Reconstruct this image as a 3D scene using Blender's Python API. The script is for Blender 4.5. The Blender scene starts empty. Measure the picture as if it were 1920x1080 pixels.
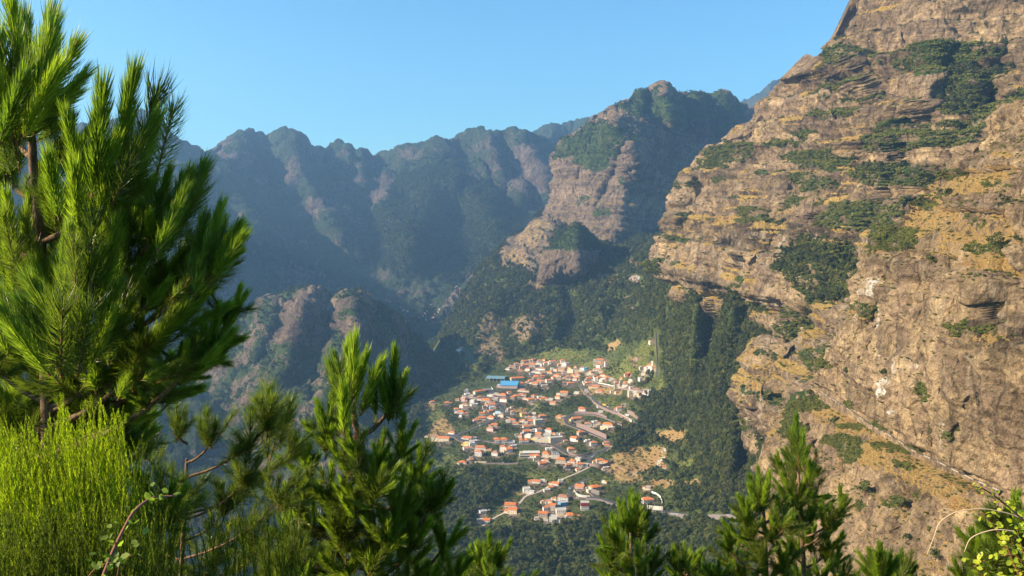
import bpy, bmesh, math, random, time
import numpy as np
from mathutils import Vector, Matrix
from mathutils.bvhtree import BVHTree
T0 = time.time()
random.seed(7); RNG = np.random.default_rng(7)
SC = bpy.context.scene
COL = SC.collection
# ------------------------------------------------------------------ camera
F = 1507.0                       # focal length in photograph pixels
PITCH = math.atan(130 / F)
SP, CP = math.sin(PITCH), math.cos(PITCH)
cam = bpy.data.cameras.new('camera'); camo = bpy.data.objects.new('camera', cam); COL.objects.link(camo)
cam.sensor_width = 36.0; cam.lens = 36.0 * F / 1920
cam.clip_start = 0.1; cam.clip_end = 60000
camo.rotation_euler = (math.pi / 2 - PITCH, 0, 0)
SC.camera = camo
# ------------------------------------------------------------------ world, sun, exposure
SUN_DIR = Vector((-0.90, -0.20, 0.45)).normalized()
world = bpy.data.worlds.new('World'); SC.world = world; world.use_nodes = True
nt = world.node_tree; nt.nodes.clear()
sky = nt.nodes.new('ShaderNodeTexSky'); sky.sky_type = 'NISHITA'; sky.sun_disc = False
sky.sun_elevation = math.asin(SUN_DIR.z)
sky.sun_rotation = math.atan2(SUN_DIR.x, SUN_DIR.y)
sky.altitude = 600; sky.air_density = 1.3; sky.dust_density = 0.1; sky.ozone_density = 5.0
bg = nt.nodes.new('ShaderNodeBackground'); bg.inputs[1].default_value = 0.074
wo = nt.nodes.new('ShaderNodeOutputWorld')
tint = nt.nodes.new('ShaderNodeMix'); tint.data_type = 'RGBA'; tint.blend_type = 'MULTIPLY'; tint.inputs[0].default_value = 1.0
tint.inputs[7].default_value = (.64, 1.0, 1.06, 1)
nt.links.new(sky.outputs[0], tint.inputs[6]); nt.links.new(tint.outputs[2], bg.inputs[0]); nt.links.new(bg.outputs[0], wo.inputs[0])
sun = bpy.data.lights.new('sun', 'SUN'); suno = bpy.data.objects.new('sun', sun); COL.objects.link(suno)
sun.energy = 5.0; sun.angle = math.radians(0.5); sun.color = (1.0, 0.83, 0.60)
suno.rotation_euler = SUN_DIR.to_track_quat('Z', 'Y').to_euler()
SC.view_settings.view_transform = 'Standard'; SC.view_settings.look = 'None'
SC.view_settings.gamma = 1.0; SC.view_settings.use_curve_mapping = False
SC.view_settings.exposure = 1.4
cy = SC.cycles
cy.max_bounces = 6; cy.diffuse_bounces = 2; cy.glossy_bounces = 2; cy.transmission_bounces = 3
cy.volume_bounces = 1; cy.transparent_max_bounces = 6; cy.use_denoising = True
cy.use_adaptive_sampling = True; cy.adaptive_threshold = 0.015
HAZE_DENSITY = 8.0e-5
# ------------------------------------------------------------------ geometry of the view: pixel + distance -> point of the place
def at(px, py, Y):
    px = np.asarray(px, float); py = np.asarray(py, float); Y = np.asarray(Y, float)
    a = (px - 960) / F; b = -(py - 540) / F
    t = Y / (CP + b * SP)
    return np.stack(np.broadcast_arrays(a * t, Y + 0 * t, (-SP + b * CP) * t), -1)
def V(px, py, Y): return Vector(at(px, py, Y).tolist())
def to_px(P):
    P = np.asarray(P, float)
    d = P[..., 1] * CP - P[..., 2] * SP
    u = P[..., 1] * SP + P[..., 2] * CP
    return 960 + F * P[..., 0] / d, 540 - F * u / d
# ------------------------------------------------------------------ noise
_perm = RNG.permutation(256).astype(np.int32); _perm = np.concatenate([_perm, _perm, _perm])
_g = RNG.normal(size=(256, 3)); _g = (_g / np.linalg.norm(_g, axis=1)[:, None] * 1.5).astype(np.float32)
def pn(x, y, z=0.0):
    """gradient noise, about -1..1"""
    x, y, z = np.broadcast_arrays(np.asarray(x, np.float32), np.asarray(y, np.float32), np.asarray(z, np.float32))
    xi = np.floor(x).astype(np.int32); yi = np.floor(y).astype(np.int32); zi = np.floor(z).astype(np.int32)
    xf = x - xi; yf = y - yi; zf = z - zi
    xi &= 255; yi &= 255; zi &= 255
    u = xf * xf * (3 - 2 * xf); v = yf * yf * (3 - 2 * yf); w = zf * zf * (3 - 2 * zf)
    def g(ix, iy, iz, fx, fy, fz):
        h = _perm[_perm[_perm[ix] + iy] + iz]
        q = _g[h]
        return q[..., 0] * fx + q[..., 1] * fy + q[..., 2] * fz
    r = 0
    for dz in (0, 1):
        wz = w if dz else 1 - w
        a = g(xi, yi, zi + dz, xf, yf, zf - dz); b = g(xi + 1, yi, zi + dz, xf - 1, yf, zf - dz)
        c = g(xi, yi + 1, zi + dz, xf, yf - 1, zf - dz); d = g(xi + 1, yi + 1, zi + dz, xf - 1, yf - 1, zf - dz)
        r = r + wz * ((a + u * (b - a)) * (1 - v) + v * (c + u * (d - c)))
    return r
def fbm(x, y, z=0.0, o=4, gain=0.5):
    s = 0; a = 1; f = 1; n = 0
    for i in range(o):
        s = s + a * pn(x * f + 17.3 * i, y * f + 5.1 * i, z * f + 3.7 * i); n += a; a *= gain; f *= 2.03
    return s / n
def ridged(x, y, z=0.0, o=4, gain=0.55):
    s = 0; a = 1; f = 1; n = 0
    for i in range(o):
        s = s + a * (1 - np.abs(pn(x * f + 9.3 * i, y * f + 2.1 * i, z * f + 6.7 * i)) * 2); n += a; a *= gain; f *= 2.1
    return s / n
def sstep(a, b, x):
    t = np.clip((x - a) / (b - a), 0, 1); return t * t * (3 - 2 * t)
# ------------------------------------------------------------------ interpolation
def pchip(t, Yv, q):
    """monotone cubic along axis 0. t (n,), Yv (n, ...), q (m,)"""
    t = np.asarray(t, float); Yv = np.asarray(Yv, float)
    h = np.diff(t); d = np.diff(Yv, axis=0) / h.reshape((-1,) + (1,) * (Yv.ndim - 1))
    m = np.zeros_like(Yv); m[0] = d[0]; m[-1] = d[-1]
    for i in range(1, len(t) - 1):
        w1 = 2 * h[i] + h[i - 1]; w2 = h[i] + 2 * h[i - 1]
        same = d[i - 1] * d[i] > 0
        with np.errstate(divide='ignore', invalid='ignore'):
            v = (w1 + w2) / (w1 / d[i - 1] + w2 / d[i])
        m[i] = np.where(same, v, 0)
    k = np.clip(np.searchsorted(t, q, side='right') - 1, 0, len(t) - 2)
    s = ((q - t[k]) / h[k]).reshape((-1,) + (1,) * (Yv.ndim - 1)); hh = h[k].reshape(s.shape)
    return ((1 + 2 * s) * (1 - s) ** 2 * Yv[k] + s * (1 - s) ** 2 * hh * m[k]
            + s * s * (3 - 2 * s) * Yv[k + 1] + s * s * (s - 1) * hh * m[k + 1])
def seg_dist(px, py, line):
    """distance in photo pixels to a polyline, with the position along it"""
    best = np.full(px.shape, 1e9); tt = np.zeros(px.shape)
    n = len(line) - 1
    for i in range(n):
        ax, ay = line[i][:2]; bx, by = line[i + 1][:2]
        dx, dy = bx - ax, by - ay
        t = np.clip(((px - ax) * dx + (py - ay) * dy) / (dx * dx + dy * dy + 1e-9), 0, 1)
        d = np.hypot(px - ax - t * dx, py - ay - t * dy)
        k = d < best
        best = np.where(k, d, best); tt = np.where(k, (i + t) / n, tt)
    return best, tt
def in_poly(px, py, poly):
    r = np.zeros(px.shape, bool); n = len(poly)
    for i in range(n):
        x0, y0 = poly[i]; x1, y1 = poly[(i + 1) % n]
        if y0 == y1: continue
        c = ((y0 > py) != (y1 > py)) & (px < (x1 - x0) * (py - y0) / (y1 - y0) + x0)
        r ^= c
    return r
# ------------------------------------------------------------------ object helpers
def tag(o, label=None, cat=None, group=None, kind=None):
    if label: o['label'] = label
    if cat: o['category'] = cat
    if group: o['group'] = group
    if kind: o['kind'] = kind
    return o
def mesh_np(name, verts, faces, mats=(), smooth=True, fmat=None):
    """fast mesh from numpy arrays: faces (n,3) or (n,4)"""
    me = bpy.data.meshes.new(name)
    verts = np.asarray(verts, np.float32).reshape(-1, 3); faces = np.asarray(faces, np.int32)
    k = faces.shape[1]; n = len(faces)
    me.vertices.add(len(verts)); me.vertices.foreach_set('co', verts.ravel())
    me.loops.add(n * k); me.loops.foreach_set('vertex_index', faces.ravel())
    me.polygons.add(n); me.polygons.foreach_set('loop_start', np.arange(0, n * k, k, dtype=np.int32))
    me.polygons.foreach_set('use_smooth', np.full(n, smooth, bool))
    for m in mats: me.materials.append(m)
    if fmat is not None: me.polygons.foreach_set('material_index', np.asarray(fmat, np.int32))
    me.update(calc_edges=True)
    return me
def link(name, me, parent=None):
    o = bpy.data.objects.new(name, me); COL.objects.link(o)
    if parent is not None: o.parent = parent
    return o
def empty(name, loc=(0, 0, 0), rz=0.0):
    o = bpy.data.objects.new(name, None); COL.objects.link(o)
    o.location = loc; o.rotation_euler = (0, 0, rz); o.empty_display_size = 0.2
    return o
# ------------------------------------------------------------------ node helpers
class NT:
    def __init__(s, name):
        s.m = bpy.data.materials.new(name); s.m.use_nodes = True; s.t = s.m.node_tree; s.t.nodes.clear()
        s.out = s.t.nodes.new('ShaderNodeOutputMaterial')
    def n(s, kind, **kw):
        nd = s.t.nodes.new(kind)
        for k, v in kw.items():
            if k.startswith('i_'):
                key = k[2:]
                key = int(key) if key.isdigit() else key
                tgt = nd.inputs[key]
                if isinstance(v, bpy.types.NodeSocket): s.t.links.new(v, tgt)
                else: tgt.default_value = v
            else: setattr(nd, k, v)
        return nd
    def math(s, op, a, b=None, c=None, clamp=False):
        nd = s.t.nodes.new('ShaderNodeMath'); nd.operation = op; nd.use_clamp = clamp
        for i, v in enumerate((a, b, c)):
            if v is None: continue
            if isinstance(v, bpy.types.NodeSocket): s.t.links.new(v, nd.inputs[i])
            else: nd.inputs[i].default_value = v
        return nd.outputs[0]
    def mix(s, f, a, b, blend='MIX'):
        nd = s.t.nodes.new('ShaderNodeMix'); nd.data_type = 'RGBA'; nd.blend_type = blend
        for i, v in ((0, f), (6, a), (7, b)):
            if isinstance(v, bpy.types.NodeSocket): s.t.links.new(v, nd.inputs[i])
            elif i == 0: nd.inputs[0].default_value = v
            else: nd.inputs[i].default_value = tuple(v) + (1,) if len(v) == 3 else v
        return nd.outputs[2]
    def noise(s, scale, detail=4, rough=0.55, vec=None, dist=0.0):
        nd = s.t.nodes.new('ShaderNodeTexNoise'); nd.inputs['Scale'].default_value = scale
        nd.inputs['Detail'].default_value = detail; nd.inputs['Roughness'].default_value = rough
        nd.inputs['Distortion'].default_value = dist
        if vec is not None: s.t.links.new(vec, nd.inputs['Vector'])
        return nd.outputs['Fac']
    def step(s, a, b, x):
        nd = s.t.nodes.new('ShaderNodeMapRange'); nd.interpolation_type = 'SMOOTHSTEP'
        nd.inputs[1].default_value = a; nd.inputs[2].default_value = b
        s.t.links.new(x, nd.inputs[0]); return nd.outputs[0]
    def ramp(s, x, stops):
        nd = s.t.nodes.new('ShaderNodeValToRGB'); cr = nd.color_ramp
        while len(cr.elements) < len(stops): cr.elements.new(0.5)
        for e, (p, c) in zip(cr.elements, stops): e.position = p; e.color = tuple(c) + (1,)
        s.t.links.new(x, nd.inputs[0]); return nd.outputs[0]
    def bsdf(s, color, rough=0.9, spec=0.2, normal=None):
        nd = s.t.nodes.new('ShaderNodeBsdfPrincipled')
        if isinstance(color, bpy.types.NodeSocket): s.t.links.new(color, nd.inputs['Base Color'])
        else: nd.inputs['Base Color'].default_value = tuple(color) + (1,)
        nd.inputs['Roughness'].default_value = rough; nd.inputs['Specular IOR Level'].default_value = spec
        if normal is not None: s.t.links.new(normal, nd.inputs['Normal'])
        return nd
    def bump(s, h, dist=1.0, strength=1.0, normal=None):
        nd = s.t.nodes.new('ShaderNodeBump'); nd.inputs['Distance'].default_value = dist
        nd.inputs['Strength'].default_value = strength; s.t.links.new(h, nd.inputs['Height'])
        if normal is not None: s.t.links.new(normal, nd.inputs['Normal'])
        return nd.outputs[0]
    def finish(s, shader):
        s.t.links.new(shader if isinstance(shader, bpy.types.NodeSocket) else shader.outputs[0], s.out.inputs['Surface'])
        return s.m
# ------------------------------------------------------------------ ground and rock material, driven by what grows where ("paint" = cover, not light)
def rock_material(name, rock_a, rock_b, rock_c, veg_a, veg_b, grass, bump_scale=1.0, strata=0.0, detail_scale=1.0):
    N = NT(name)
    pos = N.n('ShaderNodeNewGeometry').outputs['Position']
    at1 = N.n('ShaderNodeAttribute', attribute_name='paint')
    sep = N.n('ShaderNodeSeparateColor'); N.t.links.new(at1.outputs['Color'], sep.inputs[0])
    veg_w, grass_w, pale_w = sep.outputs
    at2 = N.n('ShaderNodeAttribute', attribute_name='field'); field_w = at2.outputs['Fac']
    k = detail_scale
    n_big = N.noise(0.012 * k, 5, .6, pos); n_mid = N.noise(0.06 * k, 5, .65, pos); n_fine = N.noise(0.35 * k, 6, .7, pos)
    n_micro = N.noise(1.3 * k, 4, .7, pos)
    # streaks: stretched up the face, and beds: stretched along it
    mp = N.n('ShaderNodeMapping', i_Vector=pos, i_Scale=(1, 1, 0.22)); streak = N.noise(0.16 * k, 5, .65, mp.outputs[0])
    mp2 = N.n('ShaderNodeMapping', i_Vector=pos, i_Scale=(0.12, 0.12, 1.0)); beds = N.noise(0.15 * k, 5, .7, mp2.outputs[0], .4)
    col = N.mix(N.step(.35, .65, n_big), rock_a, rock_b)
    col = N.mix(N.step(.42, .68, n_mid), col, rock_c)
    col = N.mix(N.math('MULTIPLY', N.step(.45, .62, beds), strata), col, tuple(c * .55 for c in rock_b))
    col = N.mix(N.math('MULTIPLY', N.step(.56, .66, beds), strata * .8), col, tuple(min(1, c * 1.35) for c in rock_c))
    col = N.mix(N.math('MULTIPLY', N.step(.52, .7, streak), .55), col, tuple(c * .5 for c in rock_a))
    tone = N.n('ShaderNodeAttribute', attribute_name='tone').outputs['Fac']
    vo = N.n('ShaderNodeTexVoronoi', feature='DISTANCE_TO_EDGE', i_Scale=.11 * k); N.t.links.new(N.n('ShaderNodeMapping', i_Vector=pos, i_Scale=(1, 1, .42)).outputs[0], vo.inputs['Vector'])
    wv = N.n('ShaderNodeVectorMath', operation='MULTIPLY_ADD'); N.t.links.new(N.n('ShaderNodeTexNoise', i_Scale=.2 * k).outputs['Color'], wv.inputs[0]); wv.inputs[1].default_value = (9 / k,) * 3; N.t.links.new(N.n('ShaderNodeMapping', i_Vector=pos, i_Scale=(1, 1, .42)).outputs[0], wv.inputs[2]); N.t.links.new(wv.outputs[0], vo.inputs['Vector'])
    crack = N.step(0, .09, vo.outputs['Distance'])
    def con(x, a, b, lo, hi):
        nd = N.n('ShaderNodeMapRange'); N.t.links.new(x, nd.inputs[0]); nd.inputs[1].default_value = a; nd.inputs[2].default_value = b; nd.inputs[3].default_value = lo; nd.inputs[4].default_value = hi; return nd.outputs[0]
    fine = con(n_fine, .32, .68, .58, 1.36); mic = con(n_micro, .3, .7, .76, 1.22)
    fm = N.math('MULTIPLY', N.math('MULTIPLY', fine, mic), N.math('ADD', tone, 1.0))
    fm = N.math('MULTIPLY', fm, N.math('MULTIPLY_ADD', crack, .34, .66))
    cf = N.n('ShaderNodeCombineColor'); [N.t.links.new(fm, cf.inputs[i]) for i in range(3)]
    col = N.mix(1.0, col, cf.outputs[0], 'MULTIPLY')
    # pale mineral streaks and broken faces
    pw = N.step(.42, .85, N.math('ADD', N.math('MULTIPLY', pale_w, .55), N.math('MULTIPLY', N.math('SUBTRACT', streak, .40), 1.9)))
    col = N.mix(N.math('MULTIPLY', pw, .8), col, (.62, .49, .34))
    pw2 = N.step(.72, .95, N.math('ADD', N.math('MULTIPLY', pale_w, .7), N.math('MULTIPLY', N.math('SUBTRACT', streak, .45), 1.6)))
    col = N.mix(pw2, col, (.84, .78, .68))
    # dry grass
    gn = N.math('ADD', N.math('MULTIPLY', grass_w, .9), N.math('MULTIPLY', N.math('SUBTRACT', n_fine, .5), 1.9))
    gw = N.step(.36, .56, gn)
    gcol = N.mix(N.step(.38, .62, n_micro), grass, tuple(c * .55 for c in grass))
    gcol = N.mix(N.step(.5, .7, n_mid), gcol, (grass[0] * .75, grass[1] * .62, grass[2] * .7))
    col = N.mix(gw, col, gcol)
    # green cover
    vn = N.math('ADD', N.math('MULTIPLY', veg_w, .95), N.math('MULTIPLY', N.math('SUBTRACT', n_fine, .5), 1.7))
    vw = N.step(.36, .50, vn)
    vcol = N.mix(N.step(.35, .65, n_micro), veg_a, veg_b)
    vcol = N.mix(N.step(.45, .7, n_mid), vcol, tuple(c * .7 for c in veg_a))
    col = N.mix(vw, col, vcol)
    fw = N.step(.4, .6, N.math('ADD', field_w, N.math('MULTIPLY', N.math('SUBTRACT', n_mid, .5), .8)))
    mpf = N.n('ShaderNodeMapping', i_Vector=pos, i_Rotation=(0, 0, .35), i_Scale=(.5, 1.6, 1)); rows = N.noise(.28, 2, .5, mpf.outputs[0])
    fcol = N.mix(N.step(.42, .58, rows), (.10, .14, .025), (.17, .15, .045))
    fcol = N.mix(N.step(.6, .75, n_fine), fcol, (.05, .075, .02))
    col = N.mix(fw, col, fcol)
    h = N.math('ADD', N.math('MULTIPLY', n_fine, 3.2), N.math('MULTIPLY', n_micro, .9))
    h = N.math('ADD', h, N.math('MULTIPLY', streak, 2.6))
    h = N.math('ADD', h, N.math('MULTIPLY', beds, 3.0 * strata)); h = N.math('ADD', h, N.math('MULTIPLY', crack, .5))
    nrm = N.bump(h, 1.6 * bump_scale, 1.0)
    return N.finish(N.bsdf(col, .95, .1, nrm))
VEG_A, VEG_B = (.045, .075, .018), (.085, .115, .030)
GRASS = (.54, .36, .11)
M_CLIFF = rock_material('weathered_cliff_rock', (.31, .215, .13), (.19, .132, .09), (.44, .31, .165), VEG_A, VEG_B, GRASS, 2.2, .5, .38)
M_NEAR = rock_material('near_cliff_rock', (.41, .29, .175), (.28, .19, .12), (.55, .39, .21), VEG_A, VEG_B, (.52, .34, .12), 1.3, .25, .8)
M_MASSIF = rock_material('massif_rock', (.24, .17, .12), (.15, .105, .08), (.32, .23, .15), VEG_A, VEG_B, (.36, .25, .11), 4.0, .3, .2)
M_FAR = rock_material('far_ridge_rock', (.15, .11, .09), (.12, .09, .075), (.22, .165, .13), (.032, .052, .025), (.055, .075, .035), (.25, .2, .1), 6.0, .15, .13)
M_VALLEY = rock_material('valley_ground', (.19, .14, .10), (.14, .105, .075), (.27, .18, .115), (.055, .075, .02), (.11, .125, .035), (.42, .28, .11), .8, 0, .45)

class Patch: pass
PATCHES = {}
def patch(name, ctrl, nu, nv, mat, sky=None, sky_fade=120, back=400, back_drop=.55, wrap=None, wrap_right=None,
          ridges=(), post=None, paint=None, jag=3.0):
    """a hillside as a surface through rows of control points (photo x, photo y, distance), then real relief on it"""
    C = np.array(ctrl, float)                                  # rows, cols, 3
    nr, nc = C.shape[:2]
    tv = np.concatenate([[0], np.cumsum(np.maximum(8, np.abs(np.diff(C[:, :, 1], axis=0)).mean(1)))])
    tu = np.concatenate([[0], np.cumsum(np.maximum(8, np.abs(np.diff(C[:, :, 0], axis=1)).mean(0)))])
    A = pchip(tv, C, np.linspace(0, tv[-1], nv))               # nv, nc, 3
    G = pchip(tu, A.transpose(1, 0, 2), np.linspace(0, tu[-1], nu)).transpose(1, 0, 2)
    px, py, Y = G[..., 0].copy(), G[..., 1].copy(), G[..., 2].copy()
    if sky is not None:
        s = np.array(sky, float)
        want = np.interp(px[0], s[:, 0], s[:, 1]) + jag * (2.2 * np.abs(pn(px[0] * .055, 3.3)) + 1.2 * np.abs(pn(px[0] * .15, 7.7)) + .6 * pn(px[0] * .4, 1.7) - .9); d = want - py[0]
        w = np.clip(1 - (py - py[0:1]) / sky_fade, 0, 1)
        py += d[None] * w * w * (3 - 2 * w)
    for line, width, amp in ridges:
        d, t = seg_dist(px, py, line)
        k = np.clip(1 - d / width, 0, 1)
        k = k * k * (3 - 2 * k) * .35 + k * .65
        Y += amp * k * np.clip(np.minimum(t * 6 + .15, (1 - t) * 4 + .1), 0, 1)
    P = at(px, py, Y)
    # rows behind the skyline, columns behind the side edges
    def ext_rows(P, n, off):
        r = []
        for i in range(n, 0, -1):
            q = i / n; r.append(P[:1] + np.array(off) * q)
        return np.concatenate(r + [P], 0)
    NB = 5
    if back:
        P = ext_rows(P, NB, (0, back, -back * back_drop)); px = np.concatenate([px[:1]] * NB + [px]); py = np.concatenate([py[:1]] * NB + [py]); Y = np.concatenate([Y[:1]] * NB + [Y])
    if wrap is not None:
        r = [P[:, :1] + np.array(wrap) * (i / NB) ** 1.0 for i in range(NB, 0, -1)]
        P = np.concatenate(r + [P], 1); px = np.concatenate([px[:, :1]] * NB + [px], 1); py = np.concatenate([py[:, :1]] * NB + [py], 1); Y = np.concatenate([Y[:, :1]] * NB + [Y], 1)
    if wrap_right is not None:
        r = [P[:, -1:] + np.array(wrap_right) * (i / NB) for i in range(1, NB + 1)]
        P = np.concatenate([P] + r, 1); px = np.concatenate([px] + [px[:, -1:]] * NB, 1); py = np.concatenate([py] + [py[:, -1:]] * NB, 1); Y = np.concatenate([Y] + [Y[:, -1:]] * NB, 1)
    def normals(P):
        du = np.gradient(P, axis=1); dv = np.gradient(P, axis=0)
        n = np.cross(dv, du); l = np.linalg.norm(n, axis=-1, keepdims=True); n = n / np.maximum(l, 1e-9)
        # face towards the camera's side
        s = np.sign(np.median((n * -P).sum(-1))); return n * (s if s else 1), l[..., 0]
    n0, _ = normals(P)
    if post is not None: P = post(P, n0, px, py)
    n1, area = normals(P)
    R = Patch(); R.name = name; R.P, R.n, R.px, R.py, R.area, R.n0 = P, n1, px, py, area, n0
    veg, grass, pale, field = paint(R) if paint else (0, 0, 0, 0)
    shp = px.shape
    R.veg, R.grass, R.pale, R.field = [np.broadcast_to(np.clip(q, 0, 1), shp).astype(np.float32) for q in (veg, grass, pale, field)]
    h, w = shp
    idx = np.arange(h * w).reshape(h, w)
    f = np.stack([idx[:-1, :-1], idx[1:, :-1], idx[1:, 1:], idx[:-1, 1:]], -1).reshape(-1, 4)
    me = mesh_np(name, P.reshape(-1, 3), f, (mat,))
    ca = me.attributes.new('paint', 'FLOAT_COLOR', 'POINT')
    ca.data.foreach_set('color', np.stack([R.veg, R.grass, R.pale, np.ones(shp, np.float32)], -1).astype(np.float32).ravel())
    fa = me.attributes.new('field', 'FLOAT', 'POINT'); fa.data.foreach_set('value', R.field.ravel())
    ta = me.attributes.new('tone', 'FLOAT', 'POINT'); ta.data.foreach_set('value', np.broadcast_to(getattr(R, 'tone', 0.0), shp).astype(np.float32).ravel())
    R.o = tag(link(name, me), kind='structure'); R.faces = f
    R.bvh = None
    PATCHES[name] = R
    return R
def bvh_of(R):
    if R.bvh is None:
        R.bvh = BVHTree.FromPolygons(R.P.reshape(-1, 3).tolist(), R.faces.tolist())
    return R.bvh
def hit(R, px, py):
    """the point of this hillside seen at a photo position"""
    d = V(px, py, 1000).normalized()
    h = bvh_of(R).ray_cast(Vector((0, 0, 0)), d)
    return h[0]
def warp(R, amp=6, sc=.03):
    if not hasattr(R, 'wn'):
        R.wn = [fbm(R.px * .05, R.py * .05, s, 5, .72) for s in (1.5, 8.5)]
    return R.px + amp * 3.6 * R.wn[0], R.py + amp * 2.6 * R.wn[1]
def polys(R, L, amp=6, sc=.03, soft=0):
    x, y = warp(R, amp, sc); m = np.zeros(x.shape)
    for p in L:
        if len(p) == 4 and not isinstance(p[0], tuple):       # ellipse cx, cy, rx, ry
            m = np.maximum(m, ((x - p[0]) / p[2]) ** 2 + ((y - p[1]) / p[3]) ** 2 < 1)
        else: m = np.maximum(m, in_poly(x, y, p))
    return m
def crag(x, y, z, s, zs=1.6):
    """broken rock: sharp crests, sharp clefts and stepped faces at one size s"""
    wx = .5 * pn(x / s * .7, y / s * .7, z / s * .5 + 3.1)
    a = 1 - 2 * np.abs(pn(x / s + wx, y / s, z / (s * zs)))
    b = np.abs(pn(x / s * 1.7 + 5, y / s * 1.7 + wx, z / (s * zs) * 1.3)) * 2
    c = pn(x / s * .8 + 11, y / s * .8, z / s * .8 + 2) * 3; c = np.floor(c) + sstep(.3, .7, c - np.floor(c))
    return a * .45 + b * .4 + c * .3
def strata_phase(P, period, tilt=(0, 0), warp_amp=.35, seed=0.0):
    z = P[..., 2] + tilt[0] * P[..., 0] + tilt[1] * P[..., 1]
    z = z + period * warp_amp * fbm(P[..., 0] / (period * 5), P[..., 1] / (period * 5), P[..., 2] / (period * 4) + seed, 3)
    t = z / period; k = np.floor(t); return t - k, np.modf(np.abs(np.sin(k * 12.9898 + seed) * 43758.5))[0]
def strata_shift(P, period, tilt=(0, 0), warp_amp=.35, seed=0.0, cut=.72):
    z = P[..., 2] + tilt[0] * P[..., 0] + tilt[1] * P[..., 1]
    z = z + period * warp_amp * fbm(P[..., 0] / (period * 5), P[..., 1] / (period * 5), P[..., 2] / (period * 4) + seed, 3)
    t = z / period; k = np.floor(t); t = t - k
    s = np.where(t < cut, t / cut, 1 - (t - cut) / (1 - cut))
    amp = .45 + .9 * np.abs(np.sin(k * 12.9898 + seed))
    return s * amp
# ================================================================== the far ridges
P = patch('distant_hill', [
    [(1330, 215, 7200), (1400, 185, 7200), (1450, 150, 7200), (1500, 150, 7200), (1560, 175, 7200), (1640, 200, 7200)],
    [(1330, 280, 6500), (1400, 270, 6500), (1450, 260, 6400), (1500, 260, 6500), (1560, 260, 6600), (1640, 280, 6600)],
    [(1330, 380, 6000), (1400, 380, 6000), (1450, 380, 6000), (1500, 380, 6000), (1560, 380, 6000), (1640, 380, 6000)]],
    150, 70, M_FAR, sky=[(1330, 215), (1370, 197), (1388, 188), (1405, 183), (1420, 174), (1435, 165), (1448, 152), (1470, 148), (1490, 149), (1503, 156), (1520, 165), (1560, 178), (1640, 205)],
    ridges=[([(1455, 150), (1420, 200), (1400, 250)], 30, -350), ([(1490, 150), (1500, 220)], 25, -300)],
    post=lambda P, n, px, py: P + n * (60 * ridged(P[..., 0] / 500, P[..., 1] / 500, P[..., 2] / 500, 5) - 30)[..., None],
    paint=lambda R: (.55 + .5 * fbm(R.P[..., 0] / 200, R.P[..., 2] / 200, 0, 3), 0, 0, 0))
P = patch('back_ridge', [
    [(940, 262, 6200), (1010, 243, 6200), (1100, 218, 6200), (1200, 200, 6200), (1300, 215, 6200)],
    [(940, 330, 5700), (1010, 320, 5600), (1100, 310, 5500), (1200, 300, 5500), (1300, 300, 5500)],
    [(940, 460, 5200), (1010, 460, 5100), (1100, 460, 5000), (1200, 460, 5000), (1300, 460, 5000)]],
    200, 90, M_FAR, sky=[(940, 262), (980, 252), (1005, 246), (1020, 238), (1048, 232), (1075, 227), (1110, 218), (1140, 210), (1200, 200), (1300, 215)],
    ridges=[([(1050, 232), (1010, 290), (990, 350)], 30, -300), ([(1110, 220), (1080, 300)], 26, -300)],
    post=lambda P, n, px, py: P + n * (50 * ridged(P[..., 0] / 380, P[..., 1] / 380, P[..., 2] / 380, 5) - 25)[..., None],
    paint=lambda R: (.85 + .4 * fbm(R.P[..., 0] / 150, R.P[..., 2] / 150, 0, 3), 0, 0, 0))
def far_post(P, n, px, py):
    x, y, z = P[..., 0], P[..., 1], P[..., 2]
    g = ridged(x / 430 + .35 * z / 420, y / 640, z / 1300, 6, .62)
    q = ridged(x / 160, y / 220, z / 260, 4, .55)
    k = .35 + .65 * sstep(0, 50, py - np.interp(px, [s[0] for s in SKY_L], [s[1] for s in SKY_L]))
    return P + n * ((np.clip(g, -1, 1) * 95 - 55) * k + q * 16 * k + 24 * crag(x, y, z, 130) * k + 16 * crag(x, y, z, 50))[..., None]
def far_paint(R):
    f = fbm(R.P[..., 0] / 160, R.P[..., 1] / 160, R.P[..., 2] / 160, 4)
    veg = .62 + .8 * f
    bare = polys(R, [(606, 390, 30, 14), (575, 400, 20, 8), (640, 350, 26, 10), (720, 370, 30, 14), (700, 345, 30, 10), (595, 285, 22, 12), (1000, 350, 24, 55), (985, 300, 18, 30), (460, 300, 26, 12), (425, 290, 18, 8), (490, 350, 12, 6), (560, 520, 50, 20), (900, 480, 14, 8), (500, 640, 30, 40), (350, 640, 60, 20)], 14, .03)
    veg = veg - bare * .75
    veg = np.where(polys(R, [[(690, 480), (700, 400), (760, 330), (830, 310), (920, 360), (990, 400), (1000, 430), (900, 500), (840, 540), (740, 520)]], 8), 1, veg)
    quarry = polys(R, [[(836, 600), (842, 575), (856, 556), (874, 560), (880, 590), (865, 612)]], 2)
    return np.where(quarry > 0, 0, veg), 0, quarry * .5, 0
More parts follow.
